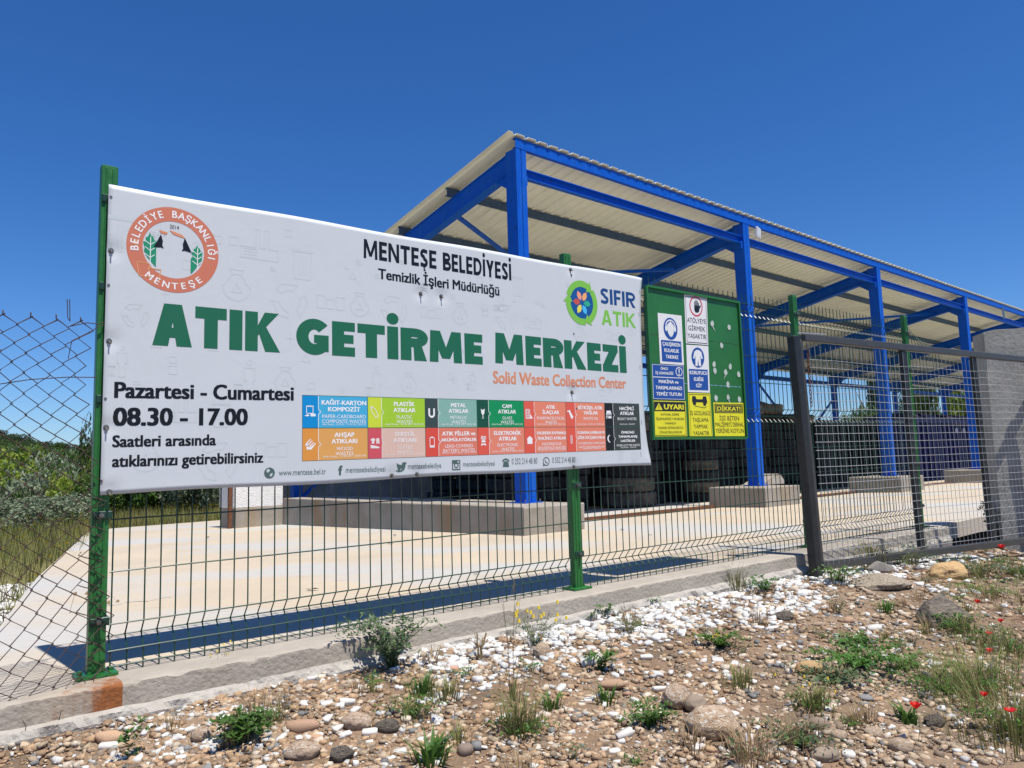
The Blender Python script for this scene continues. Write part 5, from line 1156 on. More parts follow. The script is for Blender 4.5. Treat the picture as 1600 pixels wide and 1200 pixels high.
# ------------------------------------------------------------------ stones and gravel
def tri_mesh(name, V, Fc, m, col=None, smooth=False):
    me_ = bpy.data.meshes.new(name); nf = len(Fc); me_.vertices.add(len(V)); me_.vertices.foreach_set('co', V.astype(np.float32).ravel())
    me_.loops.add(nf * 3); me_.loops.foreach_set('vertex_index', Fc.astype(np.int32).ravel()); me_.polygons.add(nf); me_.polygons.foreach_set('loop_start', np.arange(0, nf * 3, 3, dtype=np.int32))
    me_.update(calc_edges=True); me_.materials.append(m)
    if col is not None:
        a = me_.color_attributes.new('Col', 'FLOAT_COLOR', 'POINT'); a.data.foreach_set('color', col.astype(np.float32).ravel())
    if smooth: me_.polygons.foreach_set('use_smooth', [True] * nf)
    return me_
def pebble(seed, sub=1, amp=.25, ang=False):
    bm = bmesh.new(); r = random.Random(seed)
    if ang:
        for i in range(8):
            v = Vector(((1 if i & 1 else -1) * r.uniform(.7, 1), (1 if i & 2 else -1) * r.uniform(.6, 1), (1 if i & 4 else -1) * r.uniform(.45, 1))); bm.verts.new(v * .8)
        g = bmesh.ops.convex_hull(bm, input=bm.verts[:]); bmesh.ops.delete(bm, geom=[e for e in g['geom_interior'] if isinstance(e, bmesh.types.BMVert)], context='VERTS')
    else:
        bmesh.ops.create_icosphere(bm, subdivisions=sub, radius=1)
        for v in bm.verts:
            n_ = noise.noise(v.co * 1.1 + Vector((seed * 3.1, 0, 0))) + .35 * noise.noise(v.co * 3 + Vector((seed, 5, 0)))
            v.co *= 1 + amp * n_
            if v.co.z > .62: v.co.z = .62 + (v.co.z - .62) * .5
    bmesh.ops.triangulate(bm, faces=bm.faces[:]); bm.verts.ensure_lookup_table()
    V = np.array([v.co[:] for v in bm.verts]); Fc = np.array([[v.index for v in f.verts] for f in bm.faces]); bm.free(); return V, Fc
TP = [pebble(i, 1, .35) for i in range(6)]; TA = [pebble(20 + i, ang=True) for i in range(6)]
def gravel(name, n, region, size, mixf, seed, label):
    r = np.random.default_rng(seed); Vs, Fs, Cs = [], [], []; vo = 0; cnt = 0
    while cnt < n:
        t, s = region(r)
        p = FP(t, s, 0); x, y = p.x, p.y
        dist = math.hypot(x, y)
        if r.random() > min(1, (2.6 / dist) ** 1.3): continue
        if name == 'gravel' and r.random() > .42 + 1.1 * (noise.noise(Vector((x * 2.4, y * 2.4, 7))) + .45) + whiteness(t, s): continue
        if any((x - a_) ** 2 + (y - b_) ** 2 < (k_ * .93) ** 2 for a_, b_, k_ in KEEP): continue
        c, ang = mixf(r, t, s)
        if c is None: continue
        sz = size(r, dist, ang); T = TA if ang else TP; V, Fc = T[r.integers(6)]
        sc_ = np.array([1, .55 + .4 * r.random(), .42 + .35 * r.random()]) * sz; a = r.random() * 6.283; tl_ = (r.random() - .5) * .7
        W_ = V * sc_; ca, sa = math.cos(tl_), math.sin(tl_); W_ = np.stack([W_[:, 0] * ca - W_[:, 2] * sa, W_[:, 1], W_[:, 0] * sa + W_[:, 2] * ca], 1)
        ca, sa = math.cos(a), math.sin(a); W_ = np.stack([W_[:, 0] * ca - W_[:, 1] * sa + x, W_[:, 0] * sa + W_[:, 1] * ca + y, W_[:, 2] + gz(x, y) + sz * .22], 1)
        Vs.append(W_); Fs.append(Fc + vo); vo += len(W_); k = .72 + .5 * r.random(); Cs.append(np.tile(np.array([c[0] * k, c[1] * k, c[2] * k, 1]), (len(W_), 1))); cnt += 1
    o = link(name, tri_mesh(name, np.concatenate(Vs), np.concatenate(Fs), M['gravel'], np.concatenate(Cs))); o['kind'] = 'stuff'; o['label'] = label; o['category'] = 'gravel'; return o
WH = (.74, .72, .67); TN = (.54, .41, .28); OR = (.45, .30, .18); BR = (.27, .2, .14); GR = (.23, .225, .215); CR = (.64, .54, .42)
def whiteness(t, s):
    """1 where the white marble chips lie: a band along the kerb and around the gate"""
    band = sstep(.8, .3, s) * sstep(.9, 1.5, t) * (1 - .3 * sstep(5.5, 7, t))
    n_ = noise.noise(Vector((t * 1.7, s * 2.3, 4))) * .5 + .5
    return max(0, min(1, band * .95 + .6 * sstep(.55, .75, n_) * sstep(1.7, .4, s)))
def mix1(r, t, s):
    w_ = whiteness(t, s); q = r.random()
    if q < w_ * .5 + .09: return WH, r.random() < .75
    far = sstep(.6, 1.6, s) * sstep(.9, 1.8, t)
    q = r.random()
    dk = .78 if noise.noise(Vector((t * 3.1, s * 3.1, 12))) > .05 else 1.0
    if q < .38 * (1 - far) + .12: return OR, r.random() < .7
    if q < .62: return TN, r.random() < .7
    if q < .74: return CR, r.random() < .7
    if q < .74 + .06 + .12 * far: return BR, r.random() < .7
    return (GR if r.random() < .35 + .5 * far else TN), r.random() < .3
def reg1(r):
    t = -1.3 + 11.5 * r.random() ** 1.25; s = .2 + (.9 + .36 * max(0, t) + .3) * r.random(); return t, s
def sz1(r, dist, ang): return (.0033 + .0165 * r.random() ** 4.0) * (1 + .15 * max(0, dist - 3)) * (1.15 if ang else 1)
# white rubble along the left edge of the slab
def reg2(r):
    k = r.random(); p = Vector((-2.75, 4.1, 0)).lerp(Vector((-5.3, 9.2, 0)), k) + Vector((-.897, -.441, 0)) * (.02 + (.15 + 1.6 * math.sin(min(1, k * 1.3) * math.pi) ** 1.0) * r.random())
    return ts(p.x, p.y)

def reg3(r):
    while True:
        t = .75 + 6.2 * r.random(); s = .19 + .95 * r.random() ** 1.3
        if r.random() < whiteness(t, s) * (.25 + 1.5 * max(0, noise.noise(Vector((t * 2.2, s * 3.5, 20))) + .25)): return t, s
# individual stones
ML = {}
for k, (mm, ang) in {'marble': ('marble', True), 'tan': ('tan', False), 'brown': ('brown', False), 'grey': ('grey', True), 'cream': ('cream', False)}.items():
    L_ = []
    for i in range(5):
        V, Fc = pebble(50 + i + hash(k) % 1 * 0 + len(k) * 7, 2 if not ang else 1, .28, ang); L_.append(tri_mesh('stone', V, Fc, M[mm], smooth=not ang))
    ML[k] = L_
def ray_ground(px_, py_):
    """ground point under a pixel of the 1600 px photograph"""
    u, v = (px_ - 800) / F_PX, -(py_ - 600) / F_PX
    d = _cx * u + _cy * v + _F; o = Vector((0, 0, CAMZ)); k = .5
    for i in range(3000):
        p = o + d * k
        if p.z < gz(p.x, p.y): break
        k += .006 * max(1, k * .4)
    return p
def stone(kind, x, y, r, asp=(1, .7, .55), label=None, group=None, sink=.3, rot=None, name='stone', tilt=.25, mesh=None):
    o = link(name, mesh or random.choice(ML[kind]), None, (x, y, gz(x, y) + r * asp[2] * (1 - 2 * sink) * .8))
    o.scale = (r * asp[0], r * asp[1], r * asp[2]); o.rotation_euler = (random.uniform(-tilt, tilt), random.uniform(-tilt, tilt), random.random() * 6.28 if rot is None else rot)
    return tag(o, label, 'stone', group)
# named rocks (pixel centre, half width in pixels)
def rock_at(px_, py_, hw, kind, label, asp=(1, .75, .6), rot=None, name='stone', tilt=.15, mesh=None, sink=.12):
    p = ray_ground(px_, py_); r = hw * math.hypot(p.x, p.y) / F_PX * .97
    stone(kind, p.x, p.y, r, asp, label, None, sink, rot, name, tilt, mesh); KEEP.append((p.x, p.y, r))
KEEP = []
def bigrock(seed, m, amp, planes=0, sub=4):
    bm = bmesh.new(); bmesh.ops.create_icosphere(bm, subdivisions=sub, radius=1)
    r = random.Random(seed); cuts = [(Vector((r.uniform(-1, 1), r.uniform(-1, 1), r.uniform(-.3, 1))).normalized(), r.uniform(.55, .8)) for _ in range(planes)]
    for v in bm.verts:
        c = v.co.copy(); n_ = noise.noise(c * 1.3 + Vector((seed, 0, 0))) + .10 * noise.noise(c * 17) + .5 * noise.noise(c * 3.1 + Vector((seed, 9, 0))) + .25 * noise.noise(c * 8 + Vector((seed, 2, 0)))
        v.co = c * (1 + amp * n_)
        for nn, dd in cuts:
            q = v.co.dot(nn)
            if q > dd: v.co -= nn * (q - dd) * .92
    bmesh.ops.triangulate(bm, faces=bm.faces[:]); V = np.array([v.co[:] for v in bm.verts]); Fc = np.array([[v.index for v in f.verts] for f in bm.faces]); bm.free()
    return tri_mesh('rock', V, Fc, M[m], smooth=planes == 0)
rock_at(1476, 975, 45, 'grey', 'large dark brown craggy rock on the right behind the poppies', (1, .62, .62), .3, 'rock', .1, bigrock(3, 'darkrock', .35, 9), .25)
rock_at(1482, 901, 27, 'tan', 'smooth yellow rock below the gate', (1, .7, .5), .2, 'rock', .05, bigrock(5, 'yellowrock', .2), .25)
rock_at(1374, 917, 42, 'tan', 'flat pitted beige stone slab below the gate', (1, .62, .28), .0, 'rock', .05, bigrock(8, 'pitted', .22, 3), .2)
rock_at(1376, 893, 20, 'grey', 'squared grey concrete lump below the gate', (1, .5, .5), .1, 'rock', .05, bigrock(9, 'rough', .1, 10), .1)
rock_at(1222, 969, 17, 'brown', 'brown angular rock left of the gate post, in the gravel', (1, .7, .6), .1, 'rock', .1, bigrock(11, 'darkrock', .2, 8), .2)
rock_at(1113, 1146, 40, 'cream', 'biggest cream boulder at the bottom of the picture', (1, .8, .62), .2, 'boulder', .05, bigrock(12, 'cream', .15))
rock_at(1058, 1100, 25, 'cream', 'cream speckled boulder just above the biggest one', (1, .85, .7), .9, 'boulder', .05, bigrock(13, 'cream', .15))
rock_at(1087, 1110, 18, 'brown', 'grey brown round boulder touching the cream speckled one', (1, .9, .8), .9, 'boulder', .05, bigrock(14, 'brown', .12))
rock_at(1264, 1052, 19, 'tan', 'small orange rounded stone in the middle of the weeds', (1, .6, .55), .0, 'stone', .05, bigrock(15, 'yellowrock', .15))
rock_at(1279, 1138, 15, 'brown', 'dark brown round pebble in the lower right, left of the big poppy', (1, .75, .7), .0, 'stone', .05)
rock_at(1311, 1155, 12, 'cream', 'small cream pebble beside the dark brown round one', (1, .9, .7), .4, 'stone', .05)
rock_at(1290, 1188, 22, 'brown', 'long brown stone at the bottom edge right of the boulders', (1, .6, .5), .2, 'boulder', .05, bigrock(16, 'brown', .15))
rock_at(1408, 1173, 15, 'cream', 'grey cream pebble below the big poppy', (1, .9, .8), .2, 'stone', .05)
rock_at(1462, 1135, 16, 'grey', 'dark grey angular stone right of the big poppy stem', (1, .8, .7), .3, 'stone', .1, bigrock(17, 'darkrock', .2, 8))
rock_at(1353, 1094, 12, 'grey', 'flat grey pebble left of the big poppy', (1, .8, .45), .1, 'stone', .05)
rock_at(847, 1025, 14, 'cream', 'round orange and white stone among the white chips', (1, .9, .85), .3, 'stone', .05, bigrock(18, 'cream', .15))
rock_at(956, 1075, 22, 'tan', 'pinkish brown flat stone above the centre of the gravel', (1, .6, .4), .1, 'stone', .05)
rock_at(473, 1184, 26, 'cream', 'tan speckled boulder at the bottom edge left of centre', (1, .55, .5), .3, 'boulder', .05, bigrock(19, 'cream', .15))
rock_at(532, 1187, 20, 'brown', 'brown angular stone at the bottom edge right of the tan boulder', (1, .8, .7), .1, 'stone', .05, bigrock(20, 'darkrock', .15, 7))
rock_at(557, 1137, 23, 'brown', 'rounded pale brown stone beside the marble heap', (1, .65, .6), .1, 'stone', .05, bigrock(21, 'cream', .15))
rock_at(605, 1143, 20, 'grey', 'dark olive grey stone right of the marble heap', (1, .6, .55), .1, 'stone', .05, bigrock(22, 'darkrock', .12))
rock_at(475, 1143, 24, 'tan', 'orange knobbly stone left of the marble heap', (1, .5, .5), .1, 'stone', .05)
rock_at(314, 1155, 15, 'cream', 'round cream stone left of the round green weed', (1, .9, .8), .1, 'stone', .05)
rock_at(172, 1160, 20, 'tan', 'orange brown stone near the lower left corner', (1, .6, .5), .1, 'stone', .05)
rock_at(727, 1180, 13, 'brown', 'round grey brown pebble at the bottom centre', (1, .9, .9), .1, 'stone', .05)
rock_at(745, 1172, 10, 'grey', 'dark grey pebble touching the round one at the bottom centre', (1, .9, .9), .1, 'stone', .05)
for i, (px_, py_, hw, rot) in enumerate([(297, 1144, 12, 1.2), (185, 1118, 14, .3), (225, 1104, 10, .2), (247, 1102, 11, 0), (489, 1063, 10, .2), (510, 1104, 13, .8), (543, 1102, 15, .3), (555, 1113, 12, 1.2), (512, 1128, 13, 1.5), (528, 1143, 13, 1.3), (540, 1152, 12, .4), (577, 1148, 15, .3), (445, 1152, 10, 1.4), (170, 1172, 16, .2), (262, 1183, 9, .3), (284, 1187, 10, .2), (876, 1080, 14, 1.1), (920, 1098, 10, .2), (925, 1040, 22, .1), (971, 1055, 10, 1.5), (975, 1152, 18, .4), (960, 1178, 11, .2), (715, 1045, 22, .2), (735, 1050, 16, .9), (1030, 1080, 14, .6), (1010, 1030, 12, .1), (1048, 1053, 8, 1.2), (1121, 1035, 11, .1), (1208, 985, 10, 0), (1366, 985, 12, .1), (1420, 990, 8, .4), (1562, 1018, 12, .1), (1092, 1172, 15, .9), (625, 1180, 14, .1)]):
    p = ray_ground(px_, py_); r = hw * math.hypot(p.x, p.y) / F_PX
    stone('marble', p.x, p.y, r, (1, .55, .5), 'larger broken white marble piece lying on the gravel', 'larger white marble pieces', .2, rot, 'stone', .2)
gravel('gravel', 62000, reg1, sz1, mix1, 3, 'loose orange, tan and white gravel covering the ground in front of the kerb')
gravel('rubble', 2600, reg2, lambda r, d_, a: .02 + .035 * r.random() ** 2, lambda r, t, s: (((.78, .76, .72) if r.random() < .85 else GR), r.random() < .8), 5, 'white marble rubble heaped along the left edge of the yard slab')
gravel('rubble', 1800, reg3, lambda r, d_, a: (.009 + .023 * r.random() ** 1.8) * (1 + .08 * max(0, d_ - 3)), lambda r, t, s: (((.80, .79, .76) if r.random() < .8 else CR), True), 15, 'broken white marble rubble bunched along the foot of the kerb')
# all other stones big enough to see one by one
cnt = 0; rr_ = random.Random(21)
GL = {'marble': 'small white angular marble chip in the gravel', 'tan': 'small tan pebble in the gravel', 'brown': 'small brown pebble in the gravel', 'grey': 'small grey stone in the gravel', 'cream': 'small cream pebble in the gravel'}
npr = np.random.default_rng(31)
while cnt < 250:
    t, s = reg1(npr); p = FP(t, s, 0); dist = math.hypot(p.x, p.y)
    if rr_.random() > (2.6 / dist) ** 1.2: continue
    if any(math.hypot(p.x - a, p.y - b_) < r_k + .02 for a, b_, r_k in KEEP): continue
    c, ang = mix1(npr, t, s)
    kd = 'marble' if (c is WH or rr_.random() < .15) else 'tan' if c in (TN, OR) else 'cream' if c is CR else 'brown' if c is BR else 'grey'
    r = (.014 + .022 * rr_.random() ** 2) * (1 + .1 * max(0, dist - 3))
    stone(kd, p.x, p.y, r, (1, rr_.uniform(.6, .9), rr_.uniform(.45, .7)), GL[kd], {'marble': 'white marble chips', 'tan': 'tan pebbles', 'brown': 'brown pebbles', 'grey': 'grey stones', 'cream': 'cream pebbles'}[kd], .25)
    cnt += 1

# ------------------------------------------------------------------ weeds, grasses and poppies
def blades(mb, n, h, spread, wd, lean=.5, seed=0, curve=.5, c=Vector((0, 0, 0))):
    r = random.Random(seed)
    for i in range(n):
        a = r.random() * 6.283; d = Vector((math.cos(a), math.sin(a), 0)); b0 = c + d * (spread * .35 * r.random()); hh = h * r.uniform(.5, 1); ln = lean * r.uniform(.2, 1) * hh
        side = Vector((-d.y, d.x, 0)) * wd; m1 = b0 + d * ln * .35 + Vector((0, 0, hh * .6)); tp = b0 + d * ln * (1 + curve * .3) + Vector((0, 0, hh))
        tp.z -= hh * .28 * r.random() ** 2; tp += d * hh * .15 * r.random()
        mb.add([b0 - side, b0 + side, m1 + side * .8, m1 - side * .8, tp], [(0, 1, 2, 3), (3, 2, 4)])
def leafy(mb, n, h, spread, leaf, seed=0, flat_=.6, stems=9):
    """low leafy weed: stems with pointed leaves"""
    r = random.Random(seed)
    for s_ in range(stems):
        a = r.random() * 6.283; d = Vector((math.cos(a), math.sin(a), 0)); L_ = spread * r.uniform(.4, 1); hh = h * r.uniform(.5, 1)
        for k in range(n // stems):
            q = (k + r.random()) / (n // stems); p = d * (L_ * q ** 1.1) + Vector((0, 0, hh * math.sin(q * 2.2) * (1 if flat_ < .8 else q)))
            la = r.random() * 6.283; ld = Vector((math.cos(la), math.sin(la), r.uniform(-.1, .9))).normalized(); sd = ld.cross(Vector((r.uniform(-.4, .4), r.uniform(-.4, .4), 1))).normalized(); l_ = leaf * r.uniform(.6, 1.2)
            mb.add([p, p + ld * l_ * .5 + sd * l_ * .24, p + ld * l_, p + ld * l_ * .5 - sd * l_ * .24], [(0, 1, 2, 3)])
def plant(name, px_, py_, label, builder, cat='weed', xy=None):
    p = Vector((xy[0], xy[1], gz(*xy))) if xy else ray_ground(px_, py_)
    t_ = thing(name, (p.x, p.y, gz(p.x, p.y) - .004), label, cat); t_.rotation_euler = (0, 0, random.random() * 6.28)
    for nm_, fn_, m_ in builder:
        mb = MB(); fn_(mb); me_ = mesh_of(nm_, mb, m_); link(nm_, me_, t_)['kind'] = 'stuff'
    return t_
def seedheads(mb, n, h, spread, size, seed):
    r = random.Random(seed)
    for i in range(n):
        a = r.random() * 6.283; d = Vector((math.cos(a), math.sin(a), 0)); top = d * spread * r.uniform(.2, 1) + Vector((0, 0, h * r.uniform(.75, 1.1)))
        for k in range(26):
            q = k / 26; c = top + d * size * .4 * q * q + Vector((0, 0, size * q)); an = k * 2.4; o_ = Vector((math.cos(an), math.sin(an), 0)); s_ = size * .13 * (1 - abs(q - .35))
            mb.add([c + o_ * .001, c + o_ * s_ + Vector((0, 0, size * .16)), c - Vector((0, 0, .002)) + o_.cross(Vector((0, 0, 1))) * .0018], [(0, 1, 2)])
def stalks(mb, n, h, spread, r0, seed, bend=.3):
    r = random.Random(seed)
    for i in range(n):
        a = r.random() * 6.283; d = Vector((math.cos(a), math.sin(a), 0)); tp = d * spread * r.uniform(.2, 1) + Vector((0, 0, h * r.uniform(.7, 1))); mb.tube([d * .01, d * spread * .2 + Vector((0, 0, h * .45)), tp], r0, 3, r2=r0 * .6)
def buttons(mb, n, h, spread, size, seed):
    r = random.Random(seed)
    for i in range(n):
        a = r.random() * 6.283; c = Vector((math.cos(a), math.sin(a), 0)) * spread * r.uniform(.1, 1) + Vector((0, 0, h * r.uniform(.7, 1.05)))
        mb.tube([c - Vector((0, 0, size * .4)), c, c + Vector((0, 0, size * .5))], size * .5, 7, r2=size * .3); 
L1 = lambda n, h, sp, lf, sd, fl_=.6, st=12: (lambda mb: leafy(mb, n, h, sp, lf, sd, fl_, st))
B1 = lambda n, h, sp, wd, sd, ln=.5: (lambda mb: blades(mb, n, h, sp, wd, ln, sd))
plant('weed', 378, 1158, 'round bright green leafy weed near the lower left', [('leaves', L1(900, .085, .125, .028, 1, .6, 34), M['weed']), ('grass_blades', B1(26, .12, .16, .0022, 2), M['grassblade'])])
plant('bush', 612, 1048, 'largest grey green leafy bush growing against the kerb', [('leaves', L1(1300, .24, .26, .026, 3, .5, 42), M['herb']), ('stems', lambda mb: stalks(mb, 18, .22, .2, .0018, 4), M['stemgreen'])], 'bush')
plant('bush', 560, 1030, 'smaller grey green sprig at the left of the largest bush', [('leaves', L1(360, .20, .16, .022, 33, .5, 14), M['herb']), ('stems', lambda mb: stalks(mb, 8, .2, .16, .0016, 34), M['stemgreen'])], 'bush')
plant('flowering_weed', 838, 1012, 'straggly herb with yellow button flowers among the white chips', [('leaves', L1(420, .13, .2, .016, 5, .5, 26), M['herb']), ('stems', lambda mb: stalks(mb, 22, .19, .2, .0012, 6), M['stemgreen']), ('flower_heads', lambda mb: buttons(mb, 15, .20, .2, .016, 7), M['yellowflower'])])
plant('flowering_weed', 985, 992, 'brown stemmed herb with faded flower heads near the kerb', [('leaves', L1(300, .12, .14, .014, 8, .5, 22), M['herb']), ('stems', lambda mb: stalks(mb, 24, .17, .15, .0012, 9), M['drystem'])])
plant('grass_tuft', 812, 1150, 'tall grass tuft with foxtail seed heads at the bottom centre', [('grass_blades', B1(150, .20, .24, .0016, 10, .6), M['grassblade']), ('seed_heads', lambda mb: seedheads(mb, 14, .20, .13, .07, 11), M['drystem']), ('leaves', L1(300, .07, .16, .02, 12, .6, 18), M['weed'])], 'grass')
plant('grass_tuft', 800, 1100, 'thin tall oat stalks behind the foxtail tuft at the bottom centre', [('grass_blades', B1(30, .16, .14, .002, 13, .4), M['grassblade']), ('stalks', lambda mb: stalks(mb, 5, .5, .07, .0012, 14), M['drystem']), ('seed_heads', lambda mb: seedheads(mb, 4, .42, .07, .045, 15), M['drystem'])], 'grass')
plant('weed', 660, 1085, 'short grassy weed below the largest bush', [('grass_blades', B1(90, .10, .2, .0024, 16, .7), M['weed'])])
plant('weed', 700, 1090, 'second short grassy weed right below the marble chips', [('grass_blades', B1(80, .09, .2, .0024, 17, .7), M['grassblade'])])
plant('weed', 672, 1192, 'bright green broad bladed weed at the bottom edge, left of centre', [('grass_blades', B1(60, .10, .16, .006, 18, .9), M['weed'])])
plant('weed', 1018, 1135, 'dark green leafy weed left of the boulders', [('leaves', L1(520, .08, .14, .022, 19, .6, 26), M['weed']), ('grass_blades', B1(30, .1, .14, .002, 20), M['weed'])])
plant('weed', 940, 1050, 'green leafy weed at the centre of the gravel', [('leaves', L1(220, .09, .09, .026, 21, .5, 11), M['weed'])])
plant('weed', 948, 1100, 'small star shaped green weed right of the centre', [('grass_blades', B1(40, .08, .12, .004, 22, .9), M['weed'])])
plant('weed', 862, 1108, 'small star shaped green weed beside the foxtail tuft', [('grass_blades', B1(40, .08, .12, .004, 23, .9), M['weed'])])
plant('weed', 945, 965, 'small dark green weed close to the kerb', [('leaves', L1(240, .08, .1, .02, 24, .6, 14), M['weed'])])
plant('weed', 921, 970, 'tiny bright green weed close to the kerb', [('leaves', L1(140, .05, .06, .016, 25, .6, 10), M['weed'])])
plant('weed', 1020, 948, 'tiny green weed on the white chips beside the kerb', [('leaves', L1(160, .06, .08, .018, 26, .6, 12), M['weed'])])
plant('weed', 1125, 1012, 'bright green low weed with tiny yellow flowers', [('leaves', L1(620, .07, .16, .022, 27, .7, 30), M['weed']), ('flower_heads', lambda mb: buttons(mb, 5, .08, .12, .008, 28), M['yellowflower'])])
plant('weed', 1340, 1040, 'widest spreading green weed mat in the right half', [('leaves', L1(1300, .075, .34, .026, 29, .7, 50), M['weed'])])
plant('weed', 1300, 1068, 'lower part of green weed mat left of the widest one', [('leaves', L1(620, .06, .22, .024, 30, .7, 30), M['herb'])])
plant('weed', 1352, 1010, 'green clover weed above the widest weed mat', [('leaves', L1(520, .06, .18, .022, 31, .7, 26), M['weed'])])
plant('weed', 1415, 1045, 'small dense weed right of the widest weed mat', [('leaves', L1(420, .06, .13, .018, 32, .7, 24), M['weed'])])
plant('weed', 1270, 1110, 'grassy weed with small yellow flowers left of the big poppy', [('grass_blades', B1(110, .12, .26, .0026, 35, .7), M['grassblade']), ('leaves', L1(260, .07, .15, .018, 36, .6, 16), M['weed']), ('flower_heads', lambda mb: buttons(mb, 6, .12, .14, .009, 37), M['yellowflower'])])
plant('weed', 1155, 1075, 'sparse grassy weed above the boulders', [('grass_blades', B1(80, .12, .2, .0022, 38, .6), M['grassblade'])])
plant('weed', 1170, 1190, 'dry grass wisps at the bottom right of the biggest boulder', [('grass_blades', B1(120, .14, .32, .002, 39, .8), M['drystem']), ('leaves', L1(120, .06, .15, .02, 40, .6, 12), M['herb'])])
plant('grass_tuft', 1152, 925, 'foxtail grass tuft growing at the foot of the kerb near the gate', [('grass_blades', B1(70, .22, .16, .002, 41, .5), M['grassblade']), ('seed_heads', lambda mb: seedheads(mb, 10, .24, .10, .08, 42), M['drystem'])], 'grass')
plant('weed', 1195, 925, 'green weed between the foxtail tuft and the gate post', [('leaves', L1(420, .10, .2, .024, 43, .6, 22), M['weed'])])
plant('weed', 1310, 912, 'green weed in front of the lower gate rail', [('leaves', L1(520, .12, .22, .024, 44, .6, 26), M['weed']), ('grass_blades', B1(40, .16, .2, .003, 45), M['grassblade'])])
plant('weed', 1420, 885, 'pale weeds under the lower gate rail', [('leaves', L1(420, .12, .25, .022, 46, .6, 24), M['herb']), ('grass_blades', B1(60, .16, .3, .003, 47), M['grassblade'])])
plant('weed', 1385, 958, 'small green sprout left of the dark craggy rock', [('grass_blades', B1(36, .09, .16, .005, 48, .8), M['weed'])])
plant('weed', 1310, 962, 'small grey sprout in the gravel below the pitted slab', [('leaves', L1(200, .12, .1, .016, 49, .5, 14), M['herb'])])
plant('weed', 1530, 900, 'wide pale green weed patch right of the yellow rock', [('leaves', L1(900, .14, .45, .026, 50, .6, 40), M['herb']), ('grass_blades', B1(150, .15, .7, .0018, 51, .7), M['grassblade'])])
plant('weed', 1590, 900, 'green weed patch at the right edge of the picture', [('leaves', L1(700, .12, .4, .026, 52, .6, 34), M['weed']), ('grass_blades', B1(110, .14, .6, .0018, 53, .7), M['grassblade'])])
plant('grass_tuft', 1530, 1080, 'tall foxtail grass at the right edge behind the poppies', [('grass_blades', B1(420, .19, .75, .0015, 54, .7), M['grassblade']), ('leaves', L1(500, .09, .26, .02, 154, .6, 26), M['weed']), ('seed_heads', lambda mb: seedheads(mb, 26, .2, .28, .07, 55), M['drystem'])], 'grass')
plant('grass_tuft', 1585, 1150, 'tall foxtail grass in the lower right corner', [('grass_blades', B1(380, .19, .75, .0015, 56, .7), M['grassblade']), ('seed_heads', lambda mb: seedheads(mb, 24, .2, .25, .07, 57), M['drystem']), ('leaves', L1(400, .09, .2, .024, 58, .6, 20), M['weed'])], 'grass')
plant('grass_tuft', 1575, 1020, 'dry grass at the right edge below the dark craggy rock', [('grass_blades', B1(320, .15, .8, .0015, 59, .7), M['grassblade']), ('leaves', L1(500, .1, .3, .024, 60, .6, 24), M['weed'])], 'grass')
plant('weed', 1500, 992, 'green weed at the right foot of the dark craggy rock', [('leaves', L1(520, .1, .2, .022, 61, .6, 24), M['weed']), ('grass_blades', B1(60, .14, .26, .003, 62), M['grassblade'])])
plant('weed', 1420, 1128, 'green leaves at the foot of the big poppy', [('grass_blades', B1(40, .08, .14, .006, 63, .9), M['weed'])])
plant('weed', 205, 1190, 'small two stemmed sprout at the bottom left', [('leaves', L1(90, .14, .06, .024, 64, .4, 5), M['weed'])])
plant('weed', 340, 1072, 'thin dry plant with tiny yellow flowers against the kerb', [('stems', lambda mb: stalks(mb, 12, .17, .08, .0009, 65), M['drystem']), ('flower_heads', lambda mb: buttons(mb, 5, .17, .07, .008, 66), M['yellowflower'])])
plant('weed', 750, 1030, 'dark dried weed between the bush and the yellow flowers', [('stems', lambda mb: stalks(mb, 16, .12, .05, .003, 67), M['drystem'])])
# plants behind the gate
plant('tall_weed', 1525, 850, 'tall leafy weed growing behind the gate beside the pillar', [('leaves', L1(520, .45, .22, .04, 68, .4, 14), M['weed']), ('stems', lambda mb: stalks(mb, 9, .45, .18, .003, 69), M['stemgreen'])], xy=(4.75, 7.6))
plant('grass_tuft', 1310, 862, 'foxtail grass growing behind the lower left of the gate', [('grass_blades', B1(110, .26, .4, .003, 70, .5), M['grassblade']), ('seed_heads', lambda mb: seedheads(mb, 10, .24, .2, .08, 71), M['drystem'])], 'grass', xy=(2.78, 6.02))
plant('weed', 1375, 870, 'dark dried weed on the kerb side behind the gate', [('leaves', L1(200, .16, .14, .03, 72, .5, 10), M['herb']), ('stems', lambda mb: stalks(mb, 10, .2, .12, .003, 73), M['drystem'])], xy=(3.35, 6.42))
# dry stalks leaning over the slab at the left
plant('dry_weed', 0, 0, 'bare dry stalks with round seed heads leaning over the left edge of the slab', [('stems', lambda mb: [mb.tube([Vector((0, 0, 0)), Vector((.25 + .05 * k, .05 * (k - 4), .12 + .02 * k)), Vector((.5 + .06 * (k % 4), .09 * (k - 4), .22 + .05 * (k % 5)))], .0022, 4, r2=.001) for k in range(10)], M['drystem']), ('seed_heads', lambda mb: [mb.tube([Vector((.5 + .06 * (k % 4), .09 * (k - 4), .215 + .05 * (k % 5))), Vector((.505 + .06 * (k % 4), .09 * (k - 4), .232 + .05 * (k % 5)))], .012, 6, r2=.006) for k in range(10)], M['drystem'])], xy=(-2.95, 4.15)).rotation_euler = (0, 0, .35)

